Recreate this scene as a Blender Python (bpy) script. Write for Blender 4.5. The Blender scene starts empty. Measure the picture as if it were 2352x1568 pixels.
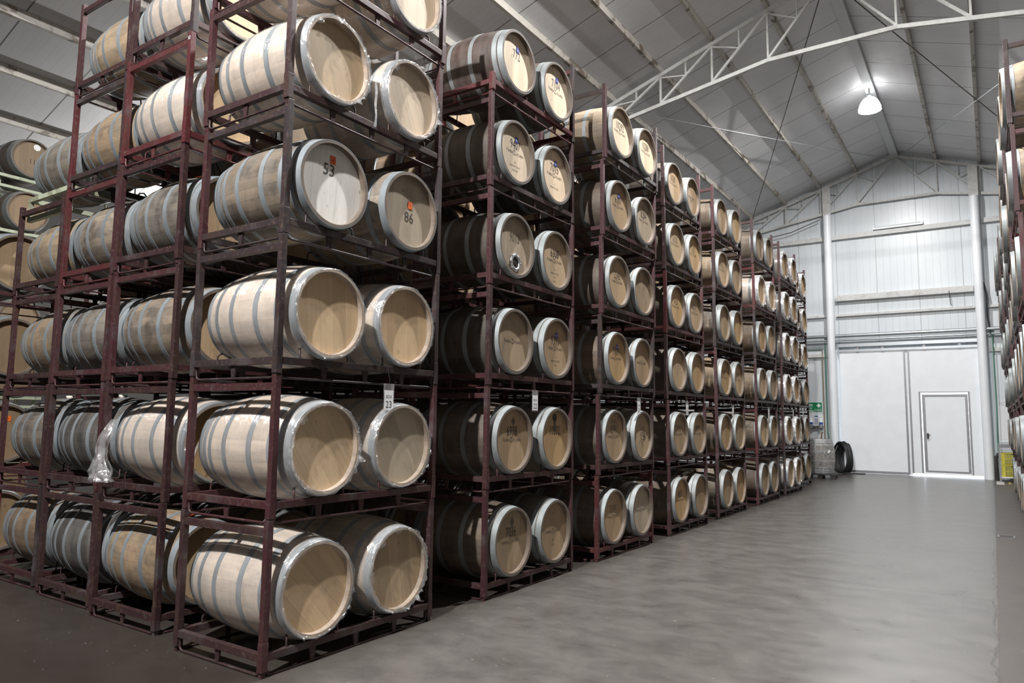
import bpy, bmesh, math, random
from mathutils import Matrix, Vector, noise

# ------------------------------------------------------------------ camera, world, exposure
S = bpy.context.scene
COL = S.collection
PI = math.pi
F_PX = 1645.87                                   # focal length in pixels of a 2352 px wide frame
CAM_LOC = Vector((3.6491, -2.8483, 1.5449))
YAW, PITCH, ROLL = 0.590, 0.1065, 0.0119
cam = bpy.data.cameras.new('camera')
cam.sensor_width = 36.0
cam.lens = 36.0 * F_PX / 2352.0
cam.clip_end = 200
cam_ob = bpy.data.objects.new('camera', cam)
COL.objects.link(cam_ob)
_d = Vector((-math.sin(YAW) * math.cos(PITCH), math.cos(YAW) * math.cos(PITCH), math.sin(PITCH)))
_r = Vector((math.cos(YAW), math.sin(YAW), 0))
_u = _r.cross(_d)
_r2 = math.cos(ROLL) * _r + math.sin(ROLL) * _u
_u2 = -math.sin(ROLL) * _r + math.cos(ROLL) * _u
cam_ob.matrix_world = Matrix(((_r2.x, _u2.x, -_d.x, CAM_LOC.x), (_r2.y, _u2.y, -_d.y, CAM_LOC.y),
                              (_r2.z, _u2.z, -_d.z, CAM_LOC.z), (0, 0, 0, 1)))
S.camera = cam_ob

W = bpy.data.worlds.new('daylight outside')
S.world = W
W.use_nodes = True
W.node_tree.nodes['Background'].inputs[0].default_value = (0.86, 0.93, 1.0, 1)
W.node_tree.nodes['Background'].inputs[1].default_value = 3.0

S.view_settings.view_transform = 'Standard'
S.view_settings.look = 'None'
S.view_settings.gamma = 1.0
S.view_settings.use_curve_mapping = False
S.view_settings.exposure = 0.0

LAMP_POWER = 3500.0
LAMP_Z = 9.33
LAMPS_Y = (16.15, 5.25, -5.65)
RIDGE_X = 1.488
SLOPE = 0.333
WALL_Y = 21.75
random.seed(7)

# ------------------------------------------------------------------ helpers
def lin(r, g, b):
    f = lambda c: ((c / 255 + 0.055) / 1.055) ** 2.4 if c / 255 > 0.04045 else c / 255 / 12.92
    return (f(r), f(g), f(b))

class MB:
    """collects shapes into one mesh"""
    def __init__(s):
        s.v = []; s.f = []; s.m = []; s.sm = []
    def add(s, vs, fs, mi=0, smooth=False):
        o = len(s.v)
        s.v += [tuple(v) for v in vs]
        for f in fs:
            s.f.append(tuple(i + o for i in f)); s.m.append(mi); s.sm.append(smooth)
        return s
    def box(s, x0, x1, y0, y1, z0, z1, mi=0, bev=0.0):
        if bev <= 0:
            vs = [(x, y, z) for x in (x0, x1) for y in (y0, y1) for z in (z0, z1)]
            return s.add(vs, [(0, 1, 3, 2), (4, 6, 7, 5), (0, 4, 5, 1), (2, 3, 7, 6), (0, 2, 6, 4), (1, 5, 7, 3)], mi)
        bm = bmesh.new()
        bmesh.ops.create_cube(bm, size=1.0)
        for v in bm.verts:
            v.co = Vector(((x0 + x1) / 2 + v.co.x * (x1 - x0), (y0 + y1) / 2 + v.co.y * (y1 - y0), (z0 + z1) / 2 + v.co.z * (z1 - z0)))
        bmesh.ops.bevel(bm, geom=list(bm.edges), offset=bev, segments=2, affect='EDGES', profile=0.6)
        bm.verts.index_update()
        s.add([v.co.copy() for v in bm.verts], [[v.index for v in f.verts] for f in bm.faces], mi)
        bm.free()
        return s
    def tube(s, pts, r, n=8, mi=0, cap=True, smooth=True):
        pts = [Vector(p) for p in pts]
        rings = []
        prev = None
        for i, p in enumerate(pts):
            if i == 0: t = pts[1] - p
            elif i == len(pts) - 1: t = p - pts[i - 1]
            else: t = (pts[i + 1] - p).normalized() + (p - pts[i - 1]).normalized()
            t = t.normalized()
            if prev is None:
                a = Vector((0, 0, 1)) if abs(t.z) < 0.9 else Vector((1, 0, 0))
            else: a = prev
            b = t.cross(a).normalized(); a = b.cross(t).normalized(); prev = a
            rr = r[i] if isinstance(r, (list, tuple)) else r
            rings.append([p + rr * (math.cos(2 * PI * k / n) * a + math.sin(2 * PI * k / n) * b) for k in range(n)])
        vs = [v for ring in rings for v in ring]
        fs = []
        for i in range(len(rings) - 1):
            for k in range(n):
                k2 = (k + 1) % n
                fs.append((i * n + k, i * n + k2, (i + 1) * n + k2, (i + 1) * n + k))
        s.add(vs, fs, mi, smooth)
        if cap:
            o = (len(rings) - 1) * n
            s.add(rings[0], [tuple(range(n - 1, -1, -1))], mi)
            s.add(rings[-1], [tuple(range(n))], mi)
        return s
    def beam(s, a, b, w, h, mi=0, up=(0, 0, 1)):
        """rectangular bar from a to b, w across, h in the up direction"""
        a = Vector(a); b = Vector(b); t = (b - a).normalized(); up = Vector(up)
        sx = t.cross(up).normalized() * (w / 2); sz = sx.cross(t).normalized() * (h / 2)
        vs = [p + i * sx + j * sz for p in (a, b) for i, j in ((-1, -1), (1, -1), (1, 1), (-1, 1))]
        return s.add(vs, [(0, 1, 2, 3), (7, 6, 5, 4), (0, 4, 5, 1), (1, 5, 6, 2), (2, 6, 7, 3), (3, 7, 4, 0)], mi)
    def lathe(s, prof, n=48, axis='X', mi=0, smooth=True, loop=False):
        """prof: list of (t, r) turned about the axis"""
        vs = []
        for t, r in prof:
            for k in range(n):
                c, q = r * math.cos(2 * PI * k / n), r * math.sin(2 * PI * k / n)
                vs.append((t, c, q) if axis == 'X' else (c, q, t))
        fs = []
        m = len(prof)
        for i in range(m if loop else m - 1):
            j = (i + 1) % m
            for k in range(n):
                k2 = (k + 1) % n
                fs.append((i * n + k, j * n + k, j * n + k2, i * n + k2))
        return s.add(vs, fs, mi, smooth)
    def disc(s, t, r, n=48, axis='X', mi=0, flip=False):
        vs = [(t, r * math.cos(2 * PI * k / n), r * math.sin(2 * PI * k / n)) if axis == 'X' else
              (r * math.cos(2 * PI * k / n), r * math.sin(2 * PI * k / n), t) for k in range(n)]
        f = tuple(range(n))
        return s.add(vs, [f[::-1] if flip else f], mi)
    def mesh(s, name, mats, auto=None):
        me = bpy.data.meshes.new(name)
        me.from_pydata(s.v, [], s.f)
        for m in (mats if isinstance(mats, (list, tuple)) else [mats]):
            me.materials.append(m)
        me.polygons.foreach_set('material_index', s.m)
        me.polygons.foreach_set('use_smooth', s.sm)
        bm = bmesh.new(); bm.from_mesh(me)
        bmesh.ops.recalc_face_normals(bm, faces=bm.faces)
        bm.to_mesh(me); bm.free()
        me.update()
        return me
    def build(s, name, mats, parent=None, loc=(0, 0, 0), rot=(0, 0, 0)):
        return put(name, s.mesh(name, mats), parent, loc, rot)

def put(name, me, parent=None, loc=(0, 0, 0), rot=(0, 0, 0)):
    o = bpy.data.objects.new(name, me)
    COL.objects.link(o)
    o.parent = parent
    o.location = loc
    o.rotation_euler = rot
    return o

def tag(o, label, cat, group=None):
    o['label'] = label; o['category'] = cat
    if group: o['group'] = group
    return o

def thing(name, label, cat, loc=(0, 0, 0), rot=(0, 0, 0), group=None):
    o = bpy.data.objects.new(name, None)
    o.empty_display_size = 0.1
    COL.objects.link(o)
    o.location = loc; o.rotation_euler = rot
    return tag(o, label, cat, group)

def structure(o, label):
    o['kind'] = 'structure'; o['label'] = label
    return o

# ------------------------------------------------------------------ material helpers
class NT:
    def __init__(s, name):
        s.mat = bpy.data.materials.new(name)
        s.mat.use_nodes = True
        s.t = s.mat.node_tree
        s.b = s.t.nodes['Principled BSDF']
        s.out = s.t.nodes['Material Output']
    def n(s, typ, **kw):
        nd = s.t.nodes.new(typ)
        for k, v in kw.items():
            if k.startswith('i_'):
                key = k[2:]
                key = int(key) if key.isdigit() else key.replace('_', ' ')
                s.set(nd.inputs[key], v)
            else: setattr(nd, k, v)
        return nd
    def set(s, sock, v):
        if isinstance(v, bpy.types.NodeSocket): s.t.links.new(v, sock)
        elif isinstance(v, tuple) and len(v) == 3 and sock.type == 'RGBA': sock.default_value = (*v, 1)
        else: sock.default_value = v
    def math(s, op, a, b=None, c=None):
        nd = s.n('ShaderNodeMath', operation=op)
        for i, v in enumerate((a, b, c)):
            if v is not None: s.set(nd.inputs[i], v)
        return nd.outputs[0]
    def ramp(s, fac, stops):
        nd = s.n('ShaderNodeValToRGB')
        e = nd.color_ramp.elements
        while len(e) < len(stops): e.new(0.5)
        for el, (p, c) in zip(e, stops):
            el.position = p; el.color = (*c, 1) if isinstance(c, tuple) else (c, c, c, 1)
        s.set(nd.inputs[0], fac)
        return nd.outputs[0]
    def mix(s, fac, a, b, mode='MIX'):
        nd = s.n('ShaderNodeMix', data_type='RGBA', blend_type=mode)
        s.set(nd.inputs[0], fac); s.set(nd.inputs[6], a); s.set(nd.inputs[7], b)
        return nd.outputs[2]
    def obj(s): return s.n('ShaderNodeTexCoord').outputs['Object']
    def mapping(s, vec, scale=(1, 1, 1), loc=(0, 0, 0)):
        nd = s.n('ShaderNodeMapping')
        s.set(nd.inputs['Vector'], vec); nd.inputs['Scale'].default_value = scale; s.set(nd.inputs['Location'], loc)
        return nd.outputs[0]
    def noise(s, vec, scale=5, detail=4, rough=0.55, dist=0.0):
        nd = s.n('ShaderNodeTexNoise')
        s.set(nd.inputs['Vector'], vec)
        nd.inputs['Scale'].default_value = scale; nd.inputs['Detail'].default_value = detail
        nd.inputs['Roughness'].default_value = rough; nd.inputs['Distortion'].default_value = dist
        return nd.outputs[0]
    def sep(s, vec):
        nd = s.n('ShaderNodeSeparateXYZ'); s.set(nd.inputs[0], vec); return nd.outputs
    def bump(s, h, strength=0.3, dist=0.01):
        nd = s.n('ShaderNodeBump'); nd.inputs['Strength'].default_value = strength; nd.inputs['Distance'].default_value = dist
        s.set(nd.inputs['Height'], h); s.t.links.new(nd.outputs[0], s.b.inputs['Normal'])
        return nd.outputs[0]
    def base(s, col=None, rough=None, metal=None, spec=None):
        if col is not None: s.set(s.b.inputs['Base Color'], col)
        if rough is not None: s.set(s.b.inputs['Roughness'], rough)
        if metal is not None: s.set(s.b.inputs['Metallic'], metal)
        if spec is not None: s.set(s.b.inputs['Specular IOR Level'], spec)
        return s.mat

def plain(name, col, rough=0.6, metal=0.0, vary=0.12, scale=6.0):
    t = NT(name)
    o = t.obj()
    n = t.noise(o, scale, 5)
    v = t.math('MULTIPLY_ADD', n, 2 * vary, 1 - vary)
    c = t.mix(1.0, col, t.n('ShaderNodeCombineColor', i_0=v, i_1=v, i_2=v).outputs[0], 'MULTIPLY')
    return t.base(c, rough, metal)

def rgb3(t, v):
    return t.n('ShaderNodeCombineColor', i_0=v, i_1=v, i_2=v).outputs[0]

def rand_vec(t, vec, k=37.0):
    r = t.n('ShaderNodeObjectInfo').outputs['Random']
    off = t.math('MULTIPLY', r, k)
    cmb = t.n('ShaderNodeCombineXYZ', i_0=off, i_1=t.math('MULTIPLY', off, 1.7), i_2=t.math('MULTIPLY', off, 0.6)).outputs[0]
    nd = t.n('ShaderNodeVectorMath', operation='ADD'); t.set(nd.inputs[0], vec); t.set(nd.inputs[1], cmb)
    return nd.outputs[0]

def mat_staves():
    t = NT('oak staves')
    o = t.obj(); x, y, z = t.sep(o)
    info = t.n('ShaderNodeObjectInfo')
    N = 30
    ang = t.math('MULTIPLY', t.math('ADD', t.math('ARCTAN2', y, z), PI), N / (2 * PI))
    cell = t.math('FLOOR', ang)
    wn = t.n('ShaderNodeTexWhiteNoise', noise_dimensions='2D')
    t.set(wn.inputs['Vector'], t.n('ShaderNodeCombineXYZ', i_0=cell, i_1=t.math('MULTIPLY', info.outputs['Random'], 91.0)).outputs[0])
    fr = t.math('FRACT', ang)
    edge = t.math('ABSOLUTE', t.math('SUBTRACT', fr, 0.5))          # .5 at the joint
    joint = t.ramp(edge, [(0.478, 1.0), (0.497, 0.55)])
    joint = t.math('ADD', t.math('MULTIPLY', t.math('SUBTRACT', joint, 1.0), t.math('MULTIPLY_ADD', info.outputs['Alpha'], 0.9, 0.22)), 1.0)
    rv = rand_vec(t, o)
    grain = t.noise(t.mapping(rv, (2.2, 34, 34)), 1.0, 6, 0.65)
    blot = t.noise(t.mapping(rv, (3.2, 5.5, 5.5)), 1.0, 6, 0.66, 0.5)
    drip = t.noise(t.mapping(rv, (7, 2.0, 2.0)), 1.6, 4, 0.6)
    tone = t.math('MULTIPLY_ADD', wn.outputs[0], t.math('MULTIPLY_ADD', info.outputs['Alpha'], 0.45, 0.15), t.math('MULTIPLY_ADD', info.outputs['Alpha'], -0.20, 0.90))
    tone = t.math('MULTIPLY', tone, t.math('MULTIPLY_ADD', grain, 0.5, 0.76))
    c = t.mix(1.0, info.outputs['Color'], rgb3(t, tone), 'MULTIPLY')
    # weather: alpha of the object colour
    a = info.outputs['Alpha']
    dark = t.ramp(blot, [(0.44, 0.0), (0.60, 1.0)])
    c = t.mix(t.math('MULTIPLY', dark, t.math('MULTIPLY', a, 0.88)), c, (0.05, 0.044, 0.04))
    hp = t.noise(t.mapping(rv, (5.0, 1.3, 1.3)), 2.0, 5, 0.7, 1.2)
    c = t.mix(t.math('MULTIPLY', t.ramp(hp, [(0.55, 0.0), (0.68, 1.0)]), t.math('MULTIPLY', a, 0.6)), c, (0.07, 0.055, 0.045))
    grey = t.ramp(drip, [(0.4, 0.0), (0.7, 1.0)])
    c = t.mix(t.math('MULTIPLY', grey, t.math('MULTIPLY', a, 0.42)), c, (0.27, 0.255, 0.23))
    c = t.mix(1.0, c, joint, 'MULTIPLY')
    # end grain of the chime is darker and dirty
    endg = t.math('GREATER_THAN', t.math('ABSOLUTE', x), 0.4685)
    c = t.mix(t.math('MULTIPLY', endg, t.math('MULTIPLY_ADD', grain, 0.5, 0.25)), c, (0.16, 0.12, 0.09))
    rr = t.math('SQRT', t.math('ADD', t.math('MULTIPLY', y, y), t.math('MULTIPLY', z, z)))
    inner = t.math('MULTIPLY', t.math('LESS_THAN', rr, 0.2775), t.math('GREATER_THAN', t.math('ABSOLUTE', x), 0.42))
    c = t.mix(t.math('MULTIPLY', inner, t.math('MULTIPLY_ADD', blot, 0.6, 0.3)), c, (0.13, 0.095, 0.07))
    t.bump(t.math('ADD', t.math('MULTIPLY', grain, 0.5), joint), 0.25, 0.004)
    return t.base(c, 0.62)

def mat_head(fixed=None, name='oak head'):
    t = NT(name)
    o = t.obj(); x, y, z = t.sep(o)
    info = t.n('ShaderNodeObjectInfo')
    b = t.math('MULTIPLY', t.math('ADD', y, 3.0), 9.2)
    cell = t.math('FLOOR', b)
    wn = t.n('ShaderNodeTexWhiteNoise', noise_dimensions='2D')
    t.set(wn.inputs['Vector'], t.n('ShaderNodeCombineXYZ', i_0=cell, i_1=t.math('MULTIPLY', info.outputs['Random'], 57.0)).outputs[0])
    edge = t.math('ABSOLUTE', t.math('SUBTRACT', t.math('FRACT', b), 0.5))
    joint = t.ramp(edge, [(0.480, 1.0), (0.5, 0.72)])
    rv = rand_vec(t, o)
    grain = t.noise(t.mapping(rv, (30, 46, 2.4)), 1.0, 6, 0.65)
    blot = t.noise(t.mapping(rv, (3, 5, 3)), 1.1, 5, 0.6, 0.5)
    spots = t.noise(t.mapping(rv, (9, 16, 9)), 1.4, 3, 0.5)
    tone = t.math('MULTIPLY', t.math('MULTIPLY_ADD', wn.outputs[0], 0.20, 0.90), t.math('MULTIPLY_ADD', grain, 0.4, 0.80))
    src = info.outputs['Color'] if fixed is None else t.n('ShaderNodeRGB').outputs[0]
    if fixed is not None: src.default_value = (*fixed, 1)
    c = t.mix(1.0, src, rgb3(t, tone), 'MULTIPLY')
    a = info.outputs['Alpha'] if fixed is None else 0.4
    c = t.mix(t.math('MULTIPLY', t.ramp(blot, [(0.5, 0.0), (0.78, 1.0)]), t.math('MULTIPLY', a, 0.8)), c, (0.10, 0.075, 0.05))
    c = t.mix(t.math('MULTIPLY', t.ramp(spots, [(0.68, 0.0), (0.76, 1.0)]), 0.55), c, (0.06, 0.04, 0.025))
    c = t.mix(1.0, c, joint, 'MULTIPLY')
    t.bump(grain, 0.12, 0.003)
    return t.base(c, 0.6)

def mat_hoop():
    t = NT('galvanised hoop')
    o = rand_vec(t, t.obj())
    n = t.noise(o, 9, 5, 0.6)
    n2 = t.noise(t.mapping(o, (40, 6, 6)), 1, 4)
    info = t.n('ShaderNodeObjectInfo')
    c = t.mix(1.0, info.outputs['Color'], rgb3(t, t.math('MULTIPLY_ADD', n, 0.7, 0.62)), 'MULTIPLY')
    c = t.mix(t.math('MULTIPLY', t.ramp(n2, [(0.58, 0.0), (0.75, 1.0)]), 0.3), c, (0.12, 0.085, 0.06))
    t.bump(n2, 0.08, 0.002)
    return t.base(c, t.math('MULTIPLY_ADD', n, 0.25, 0.42), 0.3)

def mat_rack():
    t = NT('maroon rack paint')
    o = rand_vec(t, t.obj())
    n = t.noise(o, 7, 6, 0.62)
    n2 = t.noise(o, 38, 4, 0.6)
    info = t.n('ShaderNodeObjectInfo')
    c = t.mix(t.ramp(n, [(0.48, 0.0), (0.72, 0.85)]), info.outputs['Color'], (0.066, 0.037, 0.027))
    c = t.mix(t.math('MULTIPLY', t.ramp(n2, [(0.55, 0.0), (0.7, 1.0)]), 0.55), c, (0.13, 0.095, 0.075))
    c = t.mix(t.math('MULTIPLY', t.ramp(t.noise(o, 4, 3), [(0.56, 0.0), (0.7, 1.0)]), 0.45), c, (0.12, 0.11, 0.115))
    t.bump(n2, 0.15, 0.003)
    return t.base(c, t.math('MULTIPLY_ADD', n2, 0.35, 0.32), 0.15)

def mat_film(name='stretch film', alpha=0.22, white=0.85, streak=True):
    t = NT(name)
    o = rand_vec(t, t.obj())
    n = t.noise(t.mapping(o, (30, 4, 4) if streak else (16, 16, 16)), 1.0, 3, 0.5, 0.5)
    t.bump(n, 0.35 if streak else 0.8, 0.004)
    t.base((white, white, white * 1.01), 0.14, 0.0, 0.7)
    m = t.math('MULTIPLY_ADD', t.ramp(n, [(0.35, 0.0), (0.75, 1.0)]), alpha * 0.7, alpha * 0.3)
    t.set(t.b.inputs['Alpha'], m)
    g = t.n('ShaderNodeBsdfGlossy'); g.inputs['Roughness'].default_value = 0.09; g.inputs['Color'].default_value = (1, 1, 1, 1)
    bp = t.n('ShaderNodeBump'); bp.inputs['Strength'].default_value = 1.0; bp.inputs['Distance'].default_value = 0.012
    t.set(bp.inputs['Height'], t.noise(t.mapping(o, (60, 9, 9) if streak else (22, 22, 22)), 1.0, 3, 0.6, 0.8)); t.t.links.new(bp.outputs[0], g.inputs['Normal'])
    mx = t.n('ShaderNodeMixShader'); mx.inputs[0].default_value = 0.11
    t.t.links.new(t.b.outputs[0], mx.inputs[1]); t.t.links.new(g.outputs[0], mx.inputs[2]); t.t.links.new(mx.outputs[0], t.out.inputs[0])
    return t.mat

def mat_floor():
    t = NT('worn concrete floor')
    o = t.obj(); x, y, z = t.sep(o)
    big = t.noise(t.mapping(o, (0.55, 0.4, 1)), 1.0, 5, 0.6, 0.3)
    mid = t.noise(t.mapping(o, (1.7, 2.2, 1)), 1.5, 8, 0.68, 0.25)
    fine = t.noise(o, 60, 4, 0.6)
    scr = t.noise(t.mapping(o, (2.2, 5.5, 1)), 1.3, 7, 0.7, 0.4)
    c = t.ramp(mid, [(0.28, lin(78, 75, 72)), (0.5, lin(95, 92, 89)), (0.74, lin(108, 105, 101))])
    c = t.mix(t.math('MULTIPLY', t.ramp(scr, [(0.56, 0.0), (0.78, 1.0)]), 0.30), c, lin(62, 59, 56))
    c = t.mix(t.math('MULTIPLY', t.ramp(big, [(0.5, 0.0), (0.72, 1.0)]), 0.35), c, lin(76, 71, 67))
    # older brown slab beyond the crack, right of the aisle, and under the racks on the left
    wob = t.math('MULTIPLY_ADD', t.noise(t.mapping(o, (0, 1.6, 0)), 1.0, 6, 0.75), 0.20, -0.10)
    wob2 = t.math('MULTIPLY_ADD', t.noise(t.mapping(o, (0, 7.0, 0)), 1.0, 4, 0.75), 0.10, -0.05)
    xr = t.math('ADD', x, t.math('ADD', wob, wob2))
    right = t.math('GREATER_THAN', x, 3.60)
    c = t.mix(t.math('MULTIPLY', right, 0.72), c, t.mix(t.math('GREATER_THAN', x, 5.0), lin(66, 58, 54), lin(34, 30, 28)))  # far right, out of view, the slab is darkened further to cut bounce light
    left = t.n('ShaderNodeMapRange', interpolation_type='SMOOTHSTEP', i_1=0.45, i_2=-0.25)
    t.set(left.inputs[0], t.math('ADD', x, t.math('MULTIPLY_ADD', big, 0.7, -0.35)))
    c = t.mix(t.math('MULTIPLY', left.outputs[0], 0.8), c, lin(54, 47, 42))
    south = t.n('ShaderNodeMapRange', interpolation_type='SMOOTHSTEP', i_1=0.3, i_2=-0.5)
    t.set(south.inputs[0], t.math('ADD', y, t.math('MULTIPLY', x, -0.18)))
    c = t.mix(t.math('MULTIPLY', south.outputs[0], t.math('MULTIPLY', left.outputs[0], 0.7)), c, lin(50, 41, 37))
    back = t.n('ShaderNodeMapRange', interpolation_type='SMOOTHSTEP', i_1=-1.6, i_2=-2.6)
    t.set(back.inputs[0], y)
    c = t.mix(t.math('MULTIPLY', back.outputs[0], 0.75), c, lin(34, 29, 27))  # unseen floor behind the viewer, darkened to cut bounce light
    # jagged crack along the slab edge
    crackd = t.math('ABSOLUTE', t.math('SUBTRACT', xr, 3.585))
    crack = t.math('MULTIPLY', t.ramp(crackd, [(0.0, 1.0), (0.011, 0.0)]), t.ramp(t.noise(t.mapping(o, (1, 1.7, 0)), 1.0, 4, 0.7), [(0.40, 0.0), (0.5, 1.0)]))
    # sawn joint across the aisle
    jd = t.math('ABSOLUTE', t.math('SUBTRACT', y, 4.925))
    jx = t.math('MULTIPLY', t.math('GREATER_THAN', x, -0.4), t.math('LESS_THAN', x, 3.56))
    joint = t.math('MULTIPLY', t.ramp(jd, [(0.003, 1.0), (0.007, 0.0)]), jx)
    jd2 = t.math('ABSOLUTE', t.math('SUBTRACT', y, 11.3))
    joint2 = t.math('MULTIPLY', t.ramp(jd2, [(0.003, 0.6), (0.007, 0.0)]), jx)
    c = t.mix(t.math('MAXIMUM', crack, t.math('MAXIMUM', joint, joint2)), c, (0.035, 0.032, 0.03))
    # pale chips
    chip = t.ramp(t.noise(t.mapping(o, (26, 38, 1)), 1.0, 2, 0.4), [(0.74, 0.0), (0.76, 1.0)])
    c = t.mix(t.math('MULTIPLY', chip, 0.4), c, lin(205, 200, 190))
    c = t.mix(0.18, c, rgb3(t, fine), 'OVERLAY')
    rough = t.math('MULTIPLY_ADD', mid, 0.24, t.math('MULTIPLY_ADD', right, 0.16, 0.19))
    t.bump(t.math('ADD', t.math('MULTIPLY', fine, 0.3), t.math('MULTIPLY', mid, 0.7)), 0.03, 0.01)
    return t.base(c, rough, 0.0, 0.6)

def mat_roof():
    t = NT('roof panel')
    o = t.obj(); x, y, z = t.sep(o)
    u = t.math('MULTIPLY', t.math('ADD', y, 50 * 1.15 - 6.93), 1 / 1.15)
    e = t.math('ABSOLUTE', t.math('SUBTRACT', t.math('FRACT', u), 0.5))
    seam = t.ramp(e, [(0.488, 1.0), (0.494, 0.22)])
    rib = t.math('ABSOLUTE', t.math('SUBTRACT', t.math('FRACT', t.math('MULTIPLY', u, 8)), 0.5))
    ribl = t.ramp(rib, [(0.44, 1.0), (0.5, 0.90)])
    n = t.noise(t.mapping(o, (0.4, 0.9, 1)), 1.2, 5, 0.6)
    c = t.mix(1.0, t.ramp(n, [(0.3, lin(214, 215, 217)), (0.7, lin(230, 230, 232))]), seam, 'MULTIPLY')
    c = t.mix(1.0, c, ribl, 'MULTIPLY')
    return t.base(c, 0.5)

def mat_wallpanel():
    t = NT('white wall panel')
    o = t.obj(); x, y, z = t.sep(o)
    u = t.math('MULTIPLY', t.math('ADD', x, 40.0), 1 / 0.19)
    e = t.math('ABSOLUTE', t.math('SUBTRACT', t.math('FRACT', u), 0.5))
    groove = t.ramp(e, [(0.45, 1.0), (0.49, 0.84)])
    u2 = t.math('MULTIPLY', t.math('ADD', x, 40.2), 1 / 1.14)
    e2 = t.math('ABSOLUTE', t.math('SUBTRACT', t.math('FRACT', u2), 0.5))
    seam = t.ramp(e2, [(0.490, 1.0), (0.497, 0.55)])
    n = t.noise(t.mapping(o, (1, 1, 0.35)), 1.2, 5, 0.6)
    c = t.ramp(n, [(0.3, lin(208, 214, 219)), (0.7, lin(222, 227, 231))])
    c = t.mix(1.0, c, groove, 'MULTIPLY'); c = t.mix(1.0, c, seam, 'MULTIPLY')
    t.bump(groove, 0.4, 0.01)
    return t.base(c, 0.35)

def mat_old_white(name, col=(205, 203, 196), rust=0.5):
    t = NT(name)
    o = t.obj()
    n = t.noise(o, 2.2, 6, 0.7, 0.6)
    n2 = t.noise(t.mapping(o, (1, 1, 1)), 14, 5, 0.65)
    c = t.mix(t.ramp(n2, [(0.35, 0.25), (0.7, 0.0)]), lin(*col), lin(150, 142, 130))
    c = t.mix(t.math('MULTIPLY', t.ramp(n, [(0.52, 0.0), (0.60, 1.0)]), rust), c, lin(98, 82, 66))
    return t.base(c, 0.55)

M = {}
M['staves'] = mat_staves()
M['head'] = mat_head()
M['head_fixed'] = mat_head((0.40, 0.29, 0.18), 'oak head tan')
M['hoop'] = mat_hoop()
M['rack'] = mat_rack()
M['film'] = mat_film()
M['collar'] = mat_film('bunched white film', 0.95, 0.92, False)
M['bag'] = mat_film('clear crumpled plastic', 0.34, 0.75, False)
M['floor'] = mat_floor()
M['roof'] = mat_roof()
M['panel'] = mat_wallpanel()
M['white'] = plain('white enamel', lin(244, 248, 252), 0.42, 0.0, 0.06, 3)
M['darkened_left_wall'] = plain('darkened long wall', lin(60, 59, 57), .6)  # left wall: shade put into the colour so gaps between stacks stay black
M['dull_wall'] = plain('dull grey wall', lin(52, 52, 52), .6)  # unseen front and right walls, darkened to cut fill light on the racks
M['white_steel'] = mat_old_white('white painted steel', (218, 219, 218), 0.2)
M['purlin'] = mat_old_white('peeling white purlin paint', (196, 192, 184), 0.85)
M['ridge'] = plain('white ridge beam', lin(205, 207, 209), 0.5, 0.0, 0.06)
M['grey_steel'] = plain('grey steel', lin(150, 150, 154), 0.38, 0.6, 0.2, 8)
M['galv'] = plain('galvanised pipe', lin(178, 182, 186), 0.35, 0.7, 0.15, 6)
M['dark_steel'] = plain('dark steel', lin(70, 66, 64), 0.5, 0.4, 0.3)
M['rod'] = plain('brown steel rod', lin(92, 84, 78), 0.5, 0.3, 0.2)
M['black_rubber'] = plain('black rubber', (0.012, 0.012, 0.013), 0.42, 0.0, 0.3)
M['black_plastic'] = plain('black plastic', (0.02, 0.02, 0.021), 0.5)
M['ink'] = plain('black stencil ink', (0.05, 0.044, 0.038), 0.7)
M['ink_faded'] = plain('faded stencil ink', (0.12, 0.10, 0.08), 0.7)
M['paper'] = plain('white paper', lin(232, 233, 235), 0.6, 0.0, 0.03)
M['sticker_blue'] = plain('blue sticker', lin(72, 84, 168), 0.5, 0.0, 0.06)
M['sticker_orange'] = plain('orange sticker', lin(226, 104, 42), 0.5, 0.0, 0.06)
M['green_sign'] = plain('green sign board', lin(18, 132, 82), 0.4, 0.0, 0.03)
M['green_pipe'] = plain('green pipe', lin(72, 128, 106), 0.42, 0.0, 0.1)
M['grey_pipe'] = plain('grey green pipe', lin(120, 136, 128), 0.45, 0.0, 0.1)
M['conduit'] = plain('brown conduit', lin(140, 122, 98), 0.5, 0.0, 0.1)
M['yellow'] = plain('yellow crate plastic', lin(206, 196, 66), 0.42, 0.0, 0.06)
M['pale_green'] = mat_old_white('pale green rack paint', (176, 186, 160), 0.6)
M['concrete'] = plain('pale concrete', lin(205, 202, 196), 0.8)
M['yard'] = plain('sunlit yard concrete', lin(210, 208, 202), 0.85)
M['skyblue'] = plain('blue print', lin(50, 96, 164), 0.5)
M['wood'] = plain('wooden stick', lin(120, 84, 62), 0.6)
M['bung'] = plain('white silicone bung', lin(226, 220, 206), 0.5)
M['clear'] = mat_film('clear tag sleeve', 0.35, 0.75, False)
t_ = NT('lamp glow'); t_.base((1, 1, 1), 0.5)
t_.b.inputs['Emission Color'].default_value = (1, 0.98, 0.96, 1); t_.b.inputs['Emission Strength'].default_value = 160.0
M['glow'] = t_.mat
t_ = NT('milky lamp reflector'); t_.base((.9, .9, .9), .4)
tr_ = t_.n('ShaderNodeBsdfTranslucent'); tr_.inputs[0].default_value = (.9, .91, .92, 1)
mx_ = t_.n('ShaderNodeMixShader'); mx_.inputs[0].default_value = .45
t_.t.links.new(t_.b.outputs[0], mx_.inputs[1]); t_.t.links.new(tr_.outputs[0], mx_.inputs[2]); t_.t.links.new(mx_.outputs[0], t_.out.inputs[0])
M['acrylic'] = t_.mat
t_ = NT('dim lamp lens'); t_.base((1, 1, 1), 0.5)
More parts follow.
